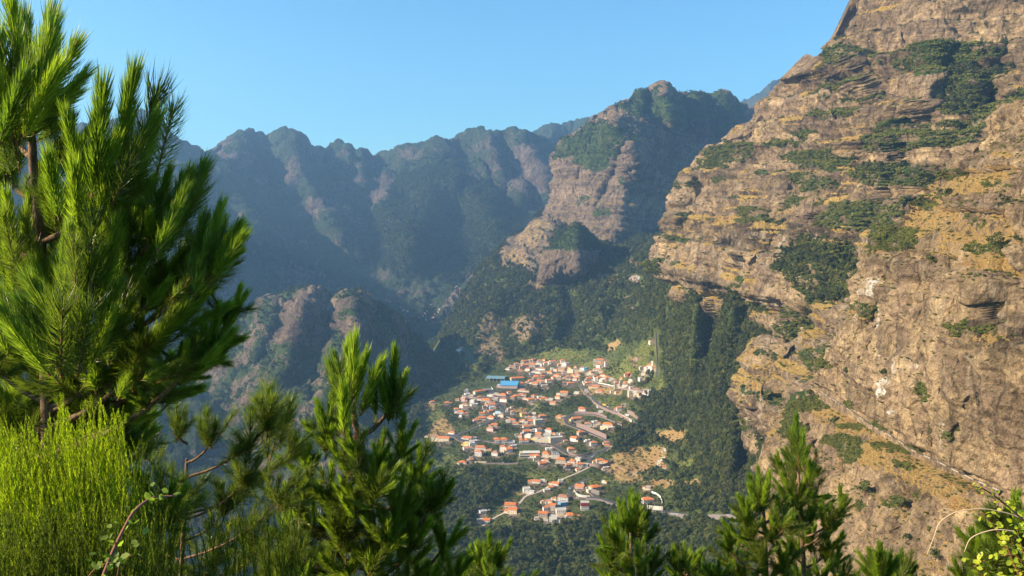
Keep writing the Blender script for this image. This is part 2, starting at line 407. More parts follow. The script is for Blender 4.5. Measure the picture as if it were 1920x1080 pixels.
SKY_L = [(-700, -80), (-200, 110), (0, 205), (80, 222), (150, 238), (220, 225), (243, 216), (258, 208), (275, 211), (290, 215), (303, 226), (308, 240), (318, 252), (330, 263), (350, 268), (365, 275), (385, 283), (411, 271), (425, 258), (440, 249), (452, 243), (461, 240), (470, 244), (485, 250), (497, 257), (510, 254), (518, 246), (532, 240), (545, 247), (560, 250), (570, 262), (580, 276), (594, 279), (600, 276), (613, 280), (622, 270), (633, 266), (645, 270), (655, 277), (664, 284), (671, 282), (683, 281), (690, 287), (698, 293), (720, 286), (738, 281), (754, 275), (769, 273), (776, 275), (790, 270), (800, 266), (808, 261), (828, 260), (841, 268), (855, 262), (862, 255), (876, 246), (892, 243), (909, 243), (924, 250), (938, 249), (950, 243), (965, 240), (981, 244), (1000, 252), (1024, 263), (1043, 274), (1080, 300), (1180, 340)]
FAR = patch('far_ridge', [
    [(-700, -80, 2450), (-200, 110, 3400), (0, 205, 4000), (300, 230, 4600), (500, 255, 5000), (700, 285, 5200), (860, 255, 5000), (1000, 252, 4900), (1180, 340, 4700)],  # unseen left end raised so its shadow falls across the gorge
    [(-700, 200, 2250), (-200, 270, 3000), (0, 300, 3650), (300, 320, 4150), (500, 335, 4550), (700, 360, 4750), (860, 350, 4650), (1000, 350, 4600), (1180, 380, 4500)],
    [(-700, 420, 2000), (-200, 430, 2600), (0, 440, 3150), (300, 440, 3600), (500, 440, 4000), (700, 450, 4250), (860, 450, 4250), (1000, 440, 4200), (1180, 440, 4100)],
    [(-700, 600, 1700), (-200, 600, 2150), (0, 600, 2550), (300, 580, 3000), (500, 560, 3400), (700, 550, 3700), (860, 540, 3700), (1000, 520, 3700), (1180, 520, 3700)],
    [(-700, 800, 1380), (-200, 800, 1600), (0, 800, 1750), (300, 780, 2050), (500, 740, 2400), (700, 660, 2950), (860, 615, 3250), (1000, 620, 3200), (1180, 620, 3200)],
    [(-700, 980, 950), (-200, 980, 1130), (0, 980, 1230), (300, 960, 1400), (500, 930, 1560), (700, 850, 1900), (860, 800, 2120), (1000, 800, 2100), (1180, 800, 2100)],
    [(-700, 1350, 560), (-200, 1350, 640), (0, 1350, 700), (300, 1350, 760), (500, 1350, 790), (700, 1350, 800), (860, 1350, 800), (1000, 1350, 800), (1180, 1350, 800)]],
    620, 330, M_FAR, sky=SKY_L, sky_fade=90, back=900, back_drop=.7,
    ridges=[([(460, 240), (420, 330), (470, 420), (560, 500)], 55, -252), ([(532, 240), (570, 330), (620, 420), (680, 500)], 50, -252),
            ([(633, 266), (690, 340), (740, 420), (800, 500)], 45, -228), ([(754, 275), (760, 330)], 34, -120),
            ([(800, 262), (815, 320), (800, 400), (760, 480), (740, 540)], 62, -252), ([(830, 310), (900, 380), (930, 460), (900, 540)], 62, -276),
            ([(909, 243), (950, 330), (985, 400)], 38, -216), ([(965, 240), (1010, 320), (1040, 400)], 32, -180),
            ([(300, 225), (340, 330), (380, 430), (430, 540)], 60, -228), ([(240, 220), (200, 340), (240, 470), (300, 600)], 70, -198),
            ([(0, 205), (60, 350), (110, 480), (180, 640)], 90, -198),
            ([(500, 255), (500, 330), (540, 400)], 26, 144), ([(590, 280), (640, 360), (690, 430)], 24, 144), ([(700, 290), (700, 360), (690, 430)], 26, 156), ([(860, 260), (870, 330)], 24, 144),
            ([(935, 255), (960, 330), (950, 400)], 22, 144)],
    post=far_post, paint=far_paint)
# ================================================================== lit spur in the shaded valley
def spur_post(P, n, px, py):
    x, y, z = P[..., 0], P[..., 1], P[..., 2]
    return P + n * (38 * ridged(x / 190, y / 190, z / 260, 5) - 16 + 17 * crag(x, y, z, 60) + 8 * crag(x, y, z, 22) + 4 * crag(x, y, z, 10))[..., None]
patch('valley_spur', [
    [(395, 640, 2650), (470, 600, 2550), (520, 563, 2480), (580, 553, 2430), (640, 565, 2400), (700, 572, 2400), (760, 625, 2380), (830, 690, 2330), (880, 740, 2300)],
    [(385, 680, 2480), (460, 650, 2400), (520, 615, 2330), (580, 600, 2270), (640, 610, 2250), (700, 620, 2280), (755, 665, 2290), (820, 715, 2280), (875, 755, 2240)],
    [(370, 740, 2300), (450, 720, 2230), (520, 690, 2150), (580, 680, 2100), (640, 680, 2080), (700, 690, 2130), (745, 720, 2180), (810, 750, 2180), (870, 780, 2150)],
    [(350, 830, 1950), (440, 830, 1900), (520, 820, 1850), (580, 820, 1820), (640, 820, 1810), (690, 820, 1850), (740, 830, 1850), (800, 830, 1870), (860, 840, 1850)],
    [(330, 950, 1500), (430, 950, 1480), (520, 950, 1460), (580, 950, 1450), (640, 950, 1450), (690, 950, 1460), (740, 950, 1460), (790, 950, 1450), (850, 950, 1450)]],
    300, 200, M_MASSIF, sky=[(395, 640), (440, 615), (468, 600), (480, 584), (492, 572), (520, 562), (545, 560), (565, 551), (585, 551), (600, 561), (625, 567), (645, 560), (662, 556), (690, 566), (705, 578), (722, 592), (745, 610), (760, 628), (800, 665), (830, 692), (880, 740)],
    back=260, back_drop=.6, wrap=(60, 260, -200),
    ridges=[([(575, 553), (560, 610), (540, 680), (500, 740)], 26, -130), ([(655, 558), (670, 620), (640, 700), (610, 780)], 30, -150), ([(520, 562), (500, 620), (470, 690)], 22, -90),
            ([(612, 570), (610, 640), (590, 720)], 16, 90), ([(540, 570), (530, 640)], 12, 60), ([(700, 575), (740, 660), (760, 740)], 26, -90)],
    post=spur_post,
    paint=lambda R: (.54 + .9 * fbm(R.P[..., 0] / 60, R.P[..., 1] / 60, R.P[..., 2] / 60, 4) - .95 * polys(R, [(580, 575, 22, 24), (562, 585, 14, 14), (549, 608, 12, 28), (640, 585, 20, 12), (612, 572, 14, 10), (600, 640, 14, 16), (545, 640, 20, 16), (675, 570, 18, 7), (660, 620, 12, 24)], 8, .06), 0, 0, 0))
# ================================================================== central massif
def massif_post(P, n, px, py):
    x, y, z = P[..., 0], P[..., 1], P[..., 2]
    nh = n * np.array([1, 1, .35]); nh /= np.linalg.norm(nh, axis=-1, keepdims=True)
    top = sstep(330, 250, py)
    d = (20 + 22 * top) * ridged(x / 230, y / 230, z / 700, 5) - 12 + 10 * crag(x, y, z, 90, 3.5) + 8 * crag(x, y, z, 34, 1.6) + 4 * crag(x, y, z, 15, 1)
    s = strata_shift(P, 85, (.16, .05), .9, 3.1, .8) * 11 * (1 - top * .7) + strata_shift(P, 24, (.1, 0), .6, 1.1) * 5
    return P + nh * (d + s)[..., None]
def massif_paint(R):
    f = fbm(R.P[..., 0] / 50, R.P[..., 1] / 50, R.P[..., 2] / 50, 4)
    flat = sstep(.45, .75, R.n[..., 2] + .2 * f)
    v = polys(R, [[(1165, 195), (1196, 176), (1223, 174), (1262, 185), (1290, 205), (1260, 225), (1215, 222), (1180, 215)], [(1055, 268), (1102, 241), (1145, 233), (1165, 262), (1172, 296), (1118, 305), (1071, 300), (1052, 290)],
                  [(1275, 183), (1345, 182), (1402, 200), (1380, 262), (1340, 262), (1318, 235), (1290, 215)], [(1255, 215), (1290, 225), (1300, 245), (1270, 250)], (1120, 305, 30, 16), (1100, 375, 20, 9), (1175, 345, 7, 12), (1135, 400, 14, 10), (1178, 265, 10, 14)], 10, .06)
    rim = polys(R, [[(1040, 380), (1195, 345), (1200, 460), (1030, 450)]], 10)
    low = sstep(300, 330, R.py)
    _, q1 = strata_phase(R.P, 60, (.16, .05), .9, 3.1); _, q2 = strata_phase(R.P, 19, (.1, 0), .6, 1.1); R.tone = (.5 * (q1 - .5) + .35 * (q2 - .5)) * low + .25 * f
    return v * .8 + (.5 - .2 * low) * f + flat * .3 * (1 - low) - .12 - .12 * low, flat * .45 * (1 - v) + .12, .15 * rim, 0
patch('central_massif', [
    [(1039, 292, 3330), (1056, 270, 3200), (1098, 241, 3150), (1168, 190, 3120), (1240, 166, 3250), (1312, 183, 3450), (1378, 187, 3650), (1460, 215, 3900)],
    [(1039, 310, 3300), (1060, 300, 3150), (1098, 280, 3070), (1165, 240, 2990), (1225, 225, 3060), (1300, 238, 3300), (1375, 245, 3520), (1460, 270, 3800)],
    [(1038, 332, 3290), (1060, 325, 3110), (1096, 320, 3000), (1175, 290, 2900), (1212, 278, 2960), (1290, 300, 3330), (1375, 300, 3560), (1460, 320, 3800)],
    [(1036, 362, 3250), (1060, 364, 3060), (1096, 368, 2950), (1168, 352, 2850), (1200, 350, 2900), (1270, 360, 3260), (1370, 370, 3500), (1460, 390, 3750)],
    [(1027, 396, 3200), (1056, 408, 3000), (1090, 420, 2890), (1160, 420, 2800), (1190, 425, 2850), (1262, 430, 3180), (1360, 440, 3380), (1460, 450, 3600)],
    [(1000, 440, 3140), (1018, 450, 2980), (1080, 470, 2800), (1140, 475, 2720), (1180, 480, 2760), (1256, 485, 3060), (1350, 495, 3250), (1450, 510, 3450)],
    [(990, 560, 2950), (1010, 560, 2820), (1070, 580, 2680), (1130, 580, 2600), (1180, 590, 2600), (1250, 600, 2850), (1350, 600, 3000), (1450, 610, 3200)]],
    430, 380, M_MASSIF, sky=[(1036, 300), (1039, 292), (1043, 285), (1050, 276), (1063, 262), (1080, 252), (1098, 241), (1108, 237), (1118, 233), (1130, 222), (1145, 214), (1155, 203), (1168, 190), (1180, 183), (1196, 175), (1208, 172), (1223, 171), (1232, 168), (1238, 165), (1248, 169), (1262, 177), (1275, 180), (1289, 182), (1300, 184), (1312, 183), (1325, 184), (1338, 181), (1350, 180), (1359, 178), (1368, 183), (1378, 187), (1390, 194), (1402, 202), (1460, 225)],
    sky_fade=60, back=500, wrap=(180, 500, -120),
    ridges=[([(1145, 214), (1150, 260), (1190, 290), (1196, 340)], 22, -110), ([(1238, 166), (1250, 195), (1262, 220), (1275, 250)], 16, -150), ([(1300, 184), (1308, 220), (1320, 250)], 14, -130), ([(1359, 178), (1350, 215), (1358, 250)], 16, -160),
            ([(1225, 175), (1215, 210), (1230, 245)], 14, 110), ([(1275, 182), (1285, 215), (1295, 250)], 12, 110), ([(1330, 184), (1333, 220)], 12, 110),
            ([(1180, 250), (1160, 310), (1140, 350), (1120, 390)], 9, 45), ([(1188, 300), (1182, 350), (1168, 410)], 9, 30), ([(1100, 300), (1085, 350), (1070, 400)], 12, 25)],
    post=massif_post, paint=massif_paint)
# ================================================================== valley: wooded slopes, village terrace, gorge woods
VIL = [(798, 748), (850, 722), (905, 700), (930, 678), (985, 668), (1060, 664), (1130, 662), (1170, 650), (1236, 640), (1248, 700), (1246, 742), (1205, 760), (1195, 800), (1150, 835), (1150, 880), (1165, 900), (1255, 915), (1262, 955), (1120, 955), (1110, 975), (1010, 985), (890, 1000), (880, 975), (960, 925), (1000, 895), (860, 880), (800, 840), (790, 800)]
def valley_post(P, n, px, py):
    x, y, z = P[..., 0], P[..., 1], P[..., 2]
    v = in_poly(px + 5 * fbm(px * .03, py * .03, 0, 2), py + 5 * fbm(px * .03, py * .03, 9, 2), VIL).astype(float)
    # soften the village mask edge
    for _ in range(6):
        v = (v + np.roll(v, 3, 0) + np.roll(v, -3, 0) + np.roll(v, 3, 1) + np.roll(v, -3, 1)) / 5
    rough = 1 - v
    up = sstep(680, 520, py) * (1 - .75 * sstep(500, 450, py))
    d = (22 + 26 * up) * ridged(x / 190, y / 230, .3, 4) + 5 * fbm(x / 35, y / 35, .7, 3)
    P = P.copy(); P[..., 2] += rough * (d - 10) + v * 2.0 * fbm(x / 60, y / 60, 2.2, 3)
    ter = polys_px(px, py, TERRACE)
    zz = P[..., 2]; per = 3.2; t = zz / per; k = np.floor(t); q = t - k
    P[..., 2] = np.where(ter, per * (k + sstep(.55, .95, q)), zz)
    cl = sstep(520, 460, py) * sstep(1150, 1050, px)
    nh = n * np.array([1, 1, .3])
    P += nh * (cl * rough * (30 * ridged(x / 90, y / 90, z / 150, 4) - 12))[..., None]
    return P
TERRACE = [[(808, 790), (845, 780), (846, 800), (812, 818)], [(940, 880), (1010, 885), (985, 912), (930, 905)], [(990, 757), (1050, 750), (1060, 775), (1000, 782)], [(1140, 870), (1165, 850), (1240, 820), (1290, 830), (1260, 880), (1190, 905), (1140, 900)], [(1115, 880), (1150, 878), (1160, 905), (1110, 915)], [(1160, 700), (1200, 690), (1210, 720), (1175, 728)], [(920, 960), (960, 965), (955, 985), (915, 990)], [(1200, 640), (1150, 680), (1090, 665), (1130, 655)]]
def polys_px(px, py, L):
    m = np.zeros(px.shape, bool)
    for p in L: m |= in_poly(px, py, p)
    return m
def valley_paint(R):
    x, y = warp(R, 7, .05)
    f = fbm(R.P[..., 0] / 30, R.P[..., 1] / 30, 0, 4)
    R.tone = .35 * fbm(R.P[..., 0] / 80, R.P[..., 1] / 80, 3.0, 4) + .2 * f
    tan = polys(R, [(922, 607, 26, 17), (985, 622, 30, 20), (915, 650, 22, 22), (935, 668, 18, 10), (1010, 600, 14, 6), (1130, 527, 30, 9), (1178, 500, 24, 10), (1185, 560, 12, 7), (960, 490, 32, 22), (1000, 440, 28, 32), (905, 500, 10, 6),
                    (1180, 590, 14, 6), (1190, 678, 10, 8), (1222, 690, 14, 6), (1000, 605, 26, 8), (1060, 520, 20, 16), (1008, 545, 14, 12), (883, 560, 8, 10)], 9, .05)
    gr = polys(R, [(1190, 868, 52, 20), (1260, 822, 28, 14), (1175, 895, 30, 12), (1235, 905, 34, 8), (1300, 905, 22, 7), (1122, 734, 36, 7), (1150, 737, 20, 5), (1170, 795, 16, 4), (830, 800, 22, 18), (975, 770, 16, 8), (1060, 790, 14, 7), (968, 922, 16, 7), (1145, 648, 16, 8), (800, 760, 10, 16), (1210, 852, 40, 12)], 7, .06)
    fld = polys(R, [[(870, 690), (850, 650), (870, 640), (905, 660), (900, 700)], (815, 770, 22, 22), (1130, 690, 40, 20), (1060, 668, 44, 12), (1190, 695, 36, 26), (1125, 905, 30, 12), (1010, 895, 60, 12), (935, 980, 20, 12), (1150, 762, 36, 14), (1010, 765, 30, 12), (1240, 735, 8, 30), (895, 790, 40, 14), (960, 860, 30, 4), (1290, 870, 20, 12), (840, 880, 30, 30), (1215, 660, 20, 16)], 10, .05)
    rock = polys(R, [[(936, 478), (1028, 395), (1060, 400), (1030, 470), (1000, 520), (960, 500)], [(1040, 470), (1120, 480), (1110, 530), (1030, 520)]], 6)
    veg = .74 + .6 * f - .5 * tan - .62 * gr - .5 * rock
    R.nogrow = np.clip(tan * .8 + gr + rock * .85, 0, 1); R.fld = fld
    return veg, tan * .42 + gr * .8 + rock * .1 + .25 * f * (tan + rock), 0, fld * (1 - tan) * (1 - gr) * .8
VALLEY = patch('valley_ground', [
    [(1014, 404, 3020), (1052, 430, 2920), (1110, 448, 2840), (1190, 446, 2880), (1280, 432, 3000), (1420, 430, 2700)],
    [(938, 474, 2880), (1000, 468, 2750), (1070, 478, 2620), (1170, 478, 2600), (1265, 484, 2050), (1420, 505, 1640)],
    [(868, 556, 2720), (940, 556, 2560), (1040, 556, 2450), (1160, 552, 2230), (1280, 536, 1565), (1440, 572, 1272)],
    [(826, 652, 2500), (900, 640, 2380), (1020, 640, 2230), (1140, 640, 2100), (1260, 622, 1660), (1448, 625, 1225)],
    [(846, 700, 2230), (900, 695, 2170), (1000, 695, 2140), (1120, 695, 2050), (1250, 695, 1690), (1420, 700, 1165)],
    [(775, 780, 1850), (860, 775, 1830), (980, 775, 1810), (1110, 775, 1770), (1240, 775, 1590), (1408, 772, 1085)],
    [(745, 860, 1600), (855, 866, 1535), (970, 870, 1505), (1100, 870, 1480), (1230, 870, 1420), (1432, 862, 985)],
    [(730, 960, 1350), (870, 960, 1320), (980, 960, 1300), (1100, 960, 1270), (1230, 960, 1240), (1470, 965, 960)],
    [(700, 1080, 1130), (860, 1080, 1120), (980, 1080, 1110), (1100, 1080, 1090), (1230, 1080, 1060), (1500, 1090, 800)],
    [(680, 1300, 800), (860, 1300, 790), (980, 1300, 790), (1100, 1300, 780), (1230, 1300, 760), (1520, 1300, 600)]],
    540, 620, M_VALLEY, sky=None, back=0, wrap=(-90, 60, -170), wrap_right=(60, 160, -60),
    ridges=[([(1395, 760), (1405, 830), (1395, 930)], 30, 110), ([(940, 560), (900, 620), (860, 650)], 30, -60), ([(1000, 600), (985, 650)], 26, -60),
            ([(1060, 560), (1080, 610), (1040, 650)], 30, 80), ([(1170, 530), (1110, 600)], 24, -70), ([(1310, 560), (1290, 660), (1300, 760)], 34, -80), ([(1380, 560), (1350, 680), (1330, 800)], 30, -60), ([(1340, 600), (1325, 700)], 18, 50)],
    post=valley_post, paint=valley_paint)
# small pyramid hill below the massif
def knoll_post(P, n, px, py):
    x, y, z = P[..., 0], P[..., 1], P[..., 2]
    nh = n * np.array([1, 1, .3]); low = sstep(462, 480, py)
    return P + nh * (low * (30 * ridged(x / 55, y / 55, z / 200, 5) - 10 + 14 * crag(x, y, z, 30, 2.5)) + 6 * crag(x, y, z, 20) + 4 * fbm(x / 30, y / 30, z / 30, 3))[..., None]
patch('rocky_knoll', [
    [(1022, 482, 2560), (1036, 458, 2520), (1058, 434, 2490), (1082, 418, 2470), (1108, 438, 2550), (1140, 478, 2700)],
    [(1020, 500, 2560), (1032, 482, 2470), (1052, 466, 2430), (1080, 462, 2400), (1104, 472, 2480), (1134, 500, 2680)],
    [(1018, 522, 2570), (1028, 515, 2450), (1048, 508, 2400), (1076, 508, 2370), (1100, 512, 2450), (1130, 528, 2650)],
    [(1010, 560, 2800), (1022, 560, 2760), (1044, 560, 2720), (1072, 560, 2680), (1100, 560, 2760), (1128, 570, 2850)]],
    150, 150, M_MASSIF, back=140, back_drop=.9, wrap=(60, 160, -60), post=knoll_post,
    paint=lambda R: (1.1 * sstep(474, 462, R.py + .0 * R.px) + .2 * fbm(R.px / 8, R.py / 8, 0, 3), .1, 0, 0))
# ================================================================== the great stepped cliff on the right
K_VEG = [(1620, 112, 52, 13), [(1698, 125), (1740, 88), (1790, 92), (1835, 97), (1850, 120), (1800, 142), (1740, 138)], [(1858, 95), (1905, 85), (1905, 150), (1880, 185), (1862, 160)], (1600, 160, 32, 9),
         (1810, 170, 36, 55), (1585, 214, 52, 9), (1683, 263, 44, 30), [(1722, 290), (1745, 240), (1830, 240), (1880, 200), (1925, 165), (1925, 230), (1870, 268), (1820, 295)],
         [(1322, 322), (1385, 266), (1440, 272), (1445, 290), (1400, 314)], (1558, 300, 70, 16), (1530, 250, 26, 7), (1540, 345, 50, 15), (1527, 380, 38, 13), (1640, 415, 82, 26),
         (1680, 330, 62, 20), (1425, 400, 22, 10), (1440, 420, 26, 9), (1370, 340, 20, 6), (1292, 348, 12, 7), (1240, 500, 20, 10), [(1481, 512), (1526, 449), (1580, 462), (1645, 462), (1640, 545), (1575, 590), (1535, 550)],
         (1506, 580, 28, 12), (1505, 625, 26, 24), (1540, 610, 20, 12), (1560, 680, 22, 18), (1400, 530, 10, 4), (1490, 390, 20, 6), (1690, 440, 22, 18), (1500, 270, 30, 8), (1610, 190, 40, 6)]
def cliff_post(P, n, px, py):
    x, y, z = P[..., 0], P[..., 1], P[..., 2]
    nh = n * np.array([1, 1, .25]); nh /= np.linalg.norm(nh, axis=-1, keepdims=True)
    d = 24 * ridged(x / 190, y / 190, z / 420, 4) - 10
    d = d + 11 * crag(x, y, z, 62, 2.4) + 8 * crag(x, y, z, 26, 1.0) + 4.2 * crag(x, y, z, 11, .8)
    s = strata_shift(P, 46, (.10, -.03), .28, 3.1, .78) * 15 + strata_shift(P, 17, (.10, -.03), .22, 1.7, .75) * 5.5 + strata_shift(P, 6.5, (.10, -.03), .3, .7, .75) * 1.6
    return P + nh * (d + s)[..., None]
def cliff_paint(R):
    f = fbm(R.P[..., 0] / 26, R.P[..., 1] / 26, R.P[..., 2] / 26, 4)
    g = fbm(R.P[..., 0] / 90, R.P[..., 1] / 90, R.P[..., 2] / 90 + 4, 3)
    flat = sstep(.42, .72, R.n[..., 2] + .15 * f)
    v = polys(R, K_VEG, 9, .05)
    R.vmask = v
    p1, q1 = strata_phase(R.P, 46, (.10, -.03), .28, 3.1); p2, q2 = strata_phase(R.P, 17, (.10, -.03), .22, 1.7); _, q3 = strata_phase(R.P, 6.5, (.10, -.03), .3, .7)
    led = np.maximum(sstep(.74, .82, p1) * sstep(1.0, .97, p1), .55 * sstep(.74, .85, p2)) * sstep(-.25, .15, g + .5 * f)
    g2 = fbm(R.P[..., 0] / 120 + 9, R.P[..., 1] / 120, R.P[..., 2] / 60, 4)
    R.ledge = led
    R.tone = .50 * (q1 - .5) + .40 * (q2 - .5) + .22 * (q3 - .5) + 1.0 * g2 + .25 * f
    gw = led * sstep(.05, -.10, g2) * .75 + flat * .2 + .02 + .65 * g + .1 * (R.py > 320) - .3 * v
    return v * .6 + .42 * f + flat * v * .3 + led * sstep(-.10, .05, g2) * .62 + .3 * g - .08, gw, .18 + .25 * (R.py > 440), 0
CLIFF = patch('stepped_cliff', [
    [(1660, -160, 1420), (1760, -160, 1340), (1880, -160, 1270), (2060, -160, 1200)],
    [(1640, 0, 1400), (1740, 0, 1300), (1870, 0, 1220), (2060, 0, 1130)],
    [(1571, 107, 1400), (1690, 110, 1270), (1840, 110, 1150), (2060, 110, 1030)],
    [(1476, 164, 1560), (1620, 190, 1300), (1800, 200, 1120), (2060, 200, 960)],
    [(1382, 265, 1640), (1550, 285, 1330), (1760, 290, 1080), (2060, 290, 880)],
    [(1289, 335, 1680), (1480, 370, 1360), (1720, 380, 1050), (2060, 380, 800)],
    [(1262, 427, 1620), (1450, 450, 1310), (1700, 450, 980), (2060, 450, 740)],
    [(1241, 494, 1570), (1430, 520, 1270), (1680, 540, 930), (2060, 560, 690)],
    [(1285, 538, 1560), (1440, 562, 1305), (1660, 600, 890), (2060, 620, 650)],
    [(1440, 582, 1330), (1500, 600, 1180), (1660, 650, 870), (2060, 650, 640)],
    [(1450, 621, 1270), (1510, 640, 1120), (1660, 680, 840), (2060, 690, 620)],
    [(1422, 700, 1200), (1480, 710, 1080), (1660, 740, 820), (2060, 740, 600)],
    [(1412, 765, 1130), (1475, 800, 1010), (1640, 830, 760), (2060, 840, 560)],
    [(1440, 860, 1020), (1500, 910, 880), (1640, 940, 680), (2060, 940, 500)],
    [(1470, 1060, 820), (1520, 1070, 720), (1650, 1080, 580), (2060, 1090, 440)],
    [(1500, 1300, 560), (1560, 1300, 500), (1680, 1300, 420), (2060, 1300, 330)]],
    600, 640, M_CLIFF, sky=None, back=300, wrap=(240, 300, -40),
    ridges=[([(1440, 180), (1400, 240), (1384, 262)], 26, -40), ([(1711, 190), (1713, 260), (1700, 320), (1684, 370), (1640, 440), (1590, 500)], 20, 85), ([(1690, 200), (1690, 280), (1670, 350)], 16, -40), ([(1548, 385), (1550, 420), (1540, 450), (1500, 500)], 13, 70), ([(1528, 390), (1530, 440)], 14, -30), ([(1660, 40), (1650, 110)], 12, 40), ([(1456, 390), (1440, 450), (1400, 520)], 12, 40), ([(1350, 380), (1330, 450)], 12, 35), ([(1800, 40), (1790, 120)], 18, 45), ([(1890, 90), (1870, 170), (1780, 330), (1700, 400)], 34, 80),
            ([(1560, 320), (1540, 400), (1500, 480)], 24, 40), ([(1300, 320), (1270, 400), (1250, 480)], 30, -40), ([(1480, 330), (1440, 420), (1400, 500)], 34, -40),
            ([(1640, 470), (1590, 540), (1540, 600), (1490, 720)], 40, 90), ([(1475, 700), (1480, 760)], 16, 60), ([(1440, 660), (1425, 760)], 26, -50),
            ([(1590, 100), (1640, 200), (1620, 300)], 26, -40), ([(1760, 60), (1740, 160), (1720, 240)], 40, -40)],
    post=cliff_post, paint=cliff_paint)
# ================================================================== the near cliff with the old road
ROAD_LINE = [(1543, 735, 700), (1560, 746, 680), (1600, 772, 640), (1640, 800, 600), (1680, 822, 565), (1720, 848, 530), (1760, 866, 500), (1800, 886, 470), (1840, 905, 445), (1880, 922, 425), (1940, 945, 400)]
L_VEG = [(1700, 450, 40, 18), (1680, 460, 30, 12), (1790, 325, 40, 10), (1845, 418, 16, 10), (1850, 470, 30, 10), (1900, 470, 30, 14), (1755, 390, 12, 8), (1870, 350, 12, 5), (1855, 620, 32, 12), (1640, 580, 22, 12), (1760, 735, 10, 14), (1560, 680, 14, 14),
         (1590, 830, 40, 14), (1610, 850, 26, 20), (1520, 760, 40, 16), (1500, 800, 20, 30), (1640, 800, 40, 8), (1700, 840, 40, 8), (1690, 945, 12, 8), (1600, 760, 20, 8), (1630, 950, 14, 8), (1720, 880, 10, 6), (1900, 350, 20, 5), (1780, 370, 10, 8), (1740, 930, 8, 8)]
L_GRASS = [[(1660, 465), (1710, 425), (1750, 392), (1790, 330), (1930, 318), (1930, 365), (1800, 372), (1790, 400), (1930, 405), (1930, 520), (1860, 510), (1800, 480), (1740, 470), (1700, 480)], (1620, 590, 40, 8), [(1545, 745), (1640, 805), (1720, 855), (1850, 915), (1930, 950), (1920, 990), (1800, 950), (1700, 900), (1640, 880), (1560, 830)],
           (1450, 815, 26, 12), (1880, 640, 30, 10), (1920, 300, 20, 8)]
def near_post(P, n, px, py):
    x, y, z = P[..., 0], P[..., 1], P[..., 2]
    nh = n * np.array([1, 1, .3]); nh /= np.linalg.norm(nh, axis=-1, keepdims=True)
    d, t = seg_dist(px, py, ROAD_LINE); calm = sstep(6, 22, d)
    q = 8 * ridged(x / 75, y / 75, z / 230, 4) - 3 + 6.5 * crag(x, y, z, 34, 2.6) + 4.2 * crag(x, y, z, 13, 1.8) + 2.2 * crag(x, y, z, 5.5, 1.2)
    s = strata_shift(P, 20, (.12, -.05), .4, 5.1, .72) * 5.5 * sstep(600, 520, py) + strata_shift(P, 6.5, (.12, -.05), .35, 2.7, .7) * 1.3
    sw = polys_px(px, py, [L_GRASS[0]]) * .55
    return P + nh * ((q + s) * (calm * (1 - sw)))[..., None]
def near_paint(R):
    f = fbm(R.P[..., 0] / 11, R.P[..., 1] / 11, R.P[..., 2] / 11, 4)
    g = fbm(R.P[..., 0] / 40, R.P[..., 1] / 40, R.P[..., 2] / 40 + 4, 3)
    flat = sstep(.45, .75, R.n[..., 2] + .15 * f)
    v = polys(R, L_VEG, 8, .08); gr = polys(R, L_GRASS, 8, .05)
    pale = polys(R, [(1692, 722, 8, 17), (1710, 785, 4, 20), (1672, 662, 6, 7), (1660, 600, 6, 34), (1700, 700, 5, 30), (1825, 805, 6, 14), (1760, 745, 4, 12), (1730, 690, 8, 6), (1650, 540, 12, 20), (1720, 770, 8, 8)], 5, .12)
    _, q1 = strata_phase(R.P, 20, (.12, -.05), .4, 5.1); _, q2 = strata_phase(R.P, 6.5, (.12, -.05), .35, 2.7)
    col_ = fbm(R.P[..., 0] / 9, R.P[..., 1] / 9, R.P[..., 2] / 70, 4); g2 = fbm(R.P[..., 0] / 55 + 9, R.P[..., 1] / 55, R.P[..., 2] / 40, 4)
    R.tone = (.35 * (q1 - .5) + .25 * (q2 - .5)) * (R.py < 620) + .8 * col_ + 1.0 * g2 + .3 * f
    R.vmask = v
    low = (R.py > 700) * .12
    return v * .6 + .5 * f + .25 * g + flat * .1 - .12 + low, gr * (.42 + .5 * g + .4 * f) + flat * .3 + .3 * g + .06 - .35 * v + low * .6, pale * .95 + .22 + .2 * g, 0
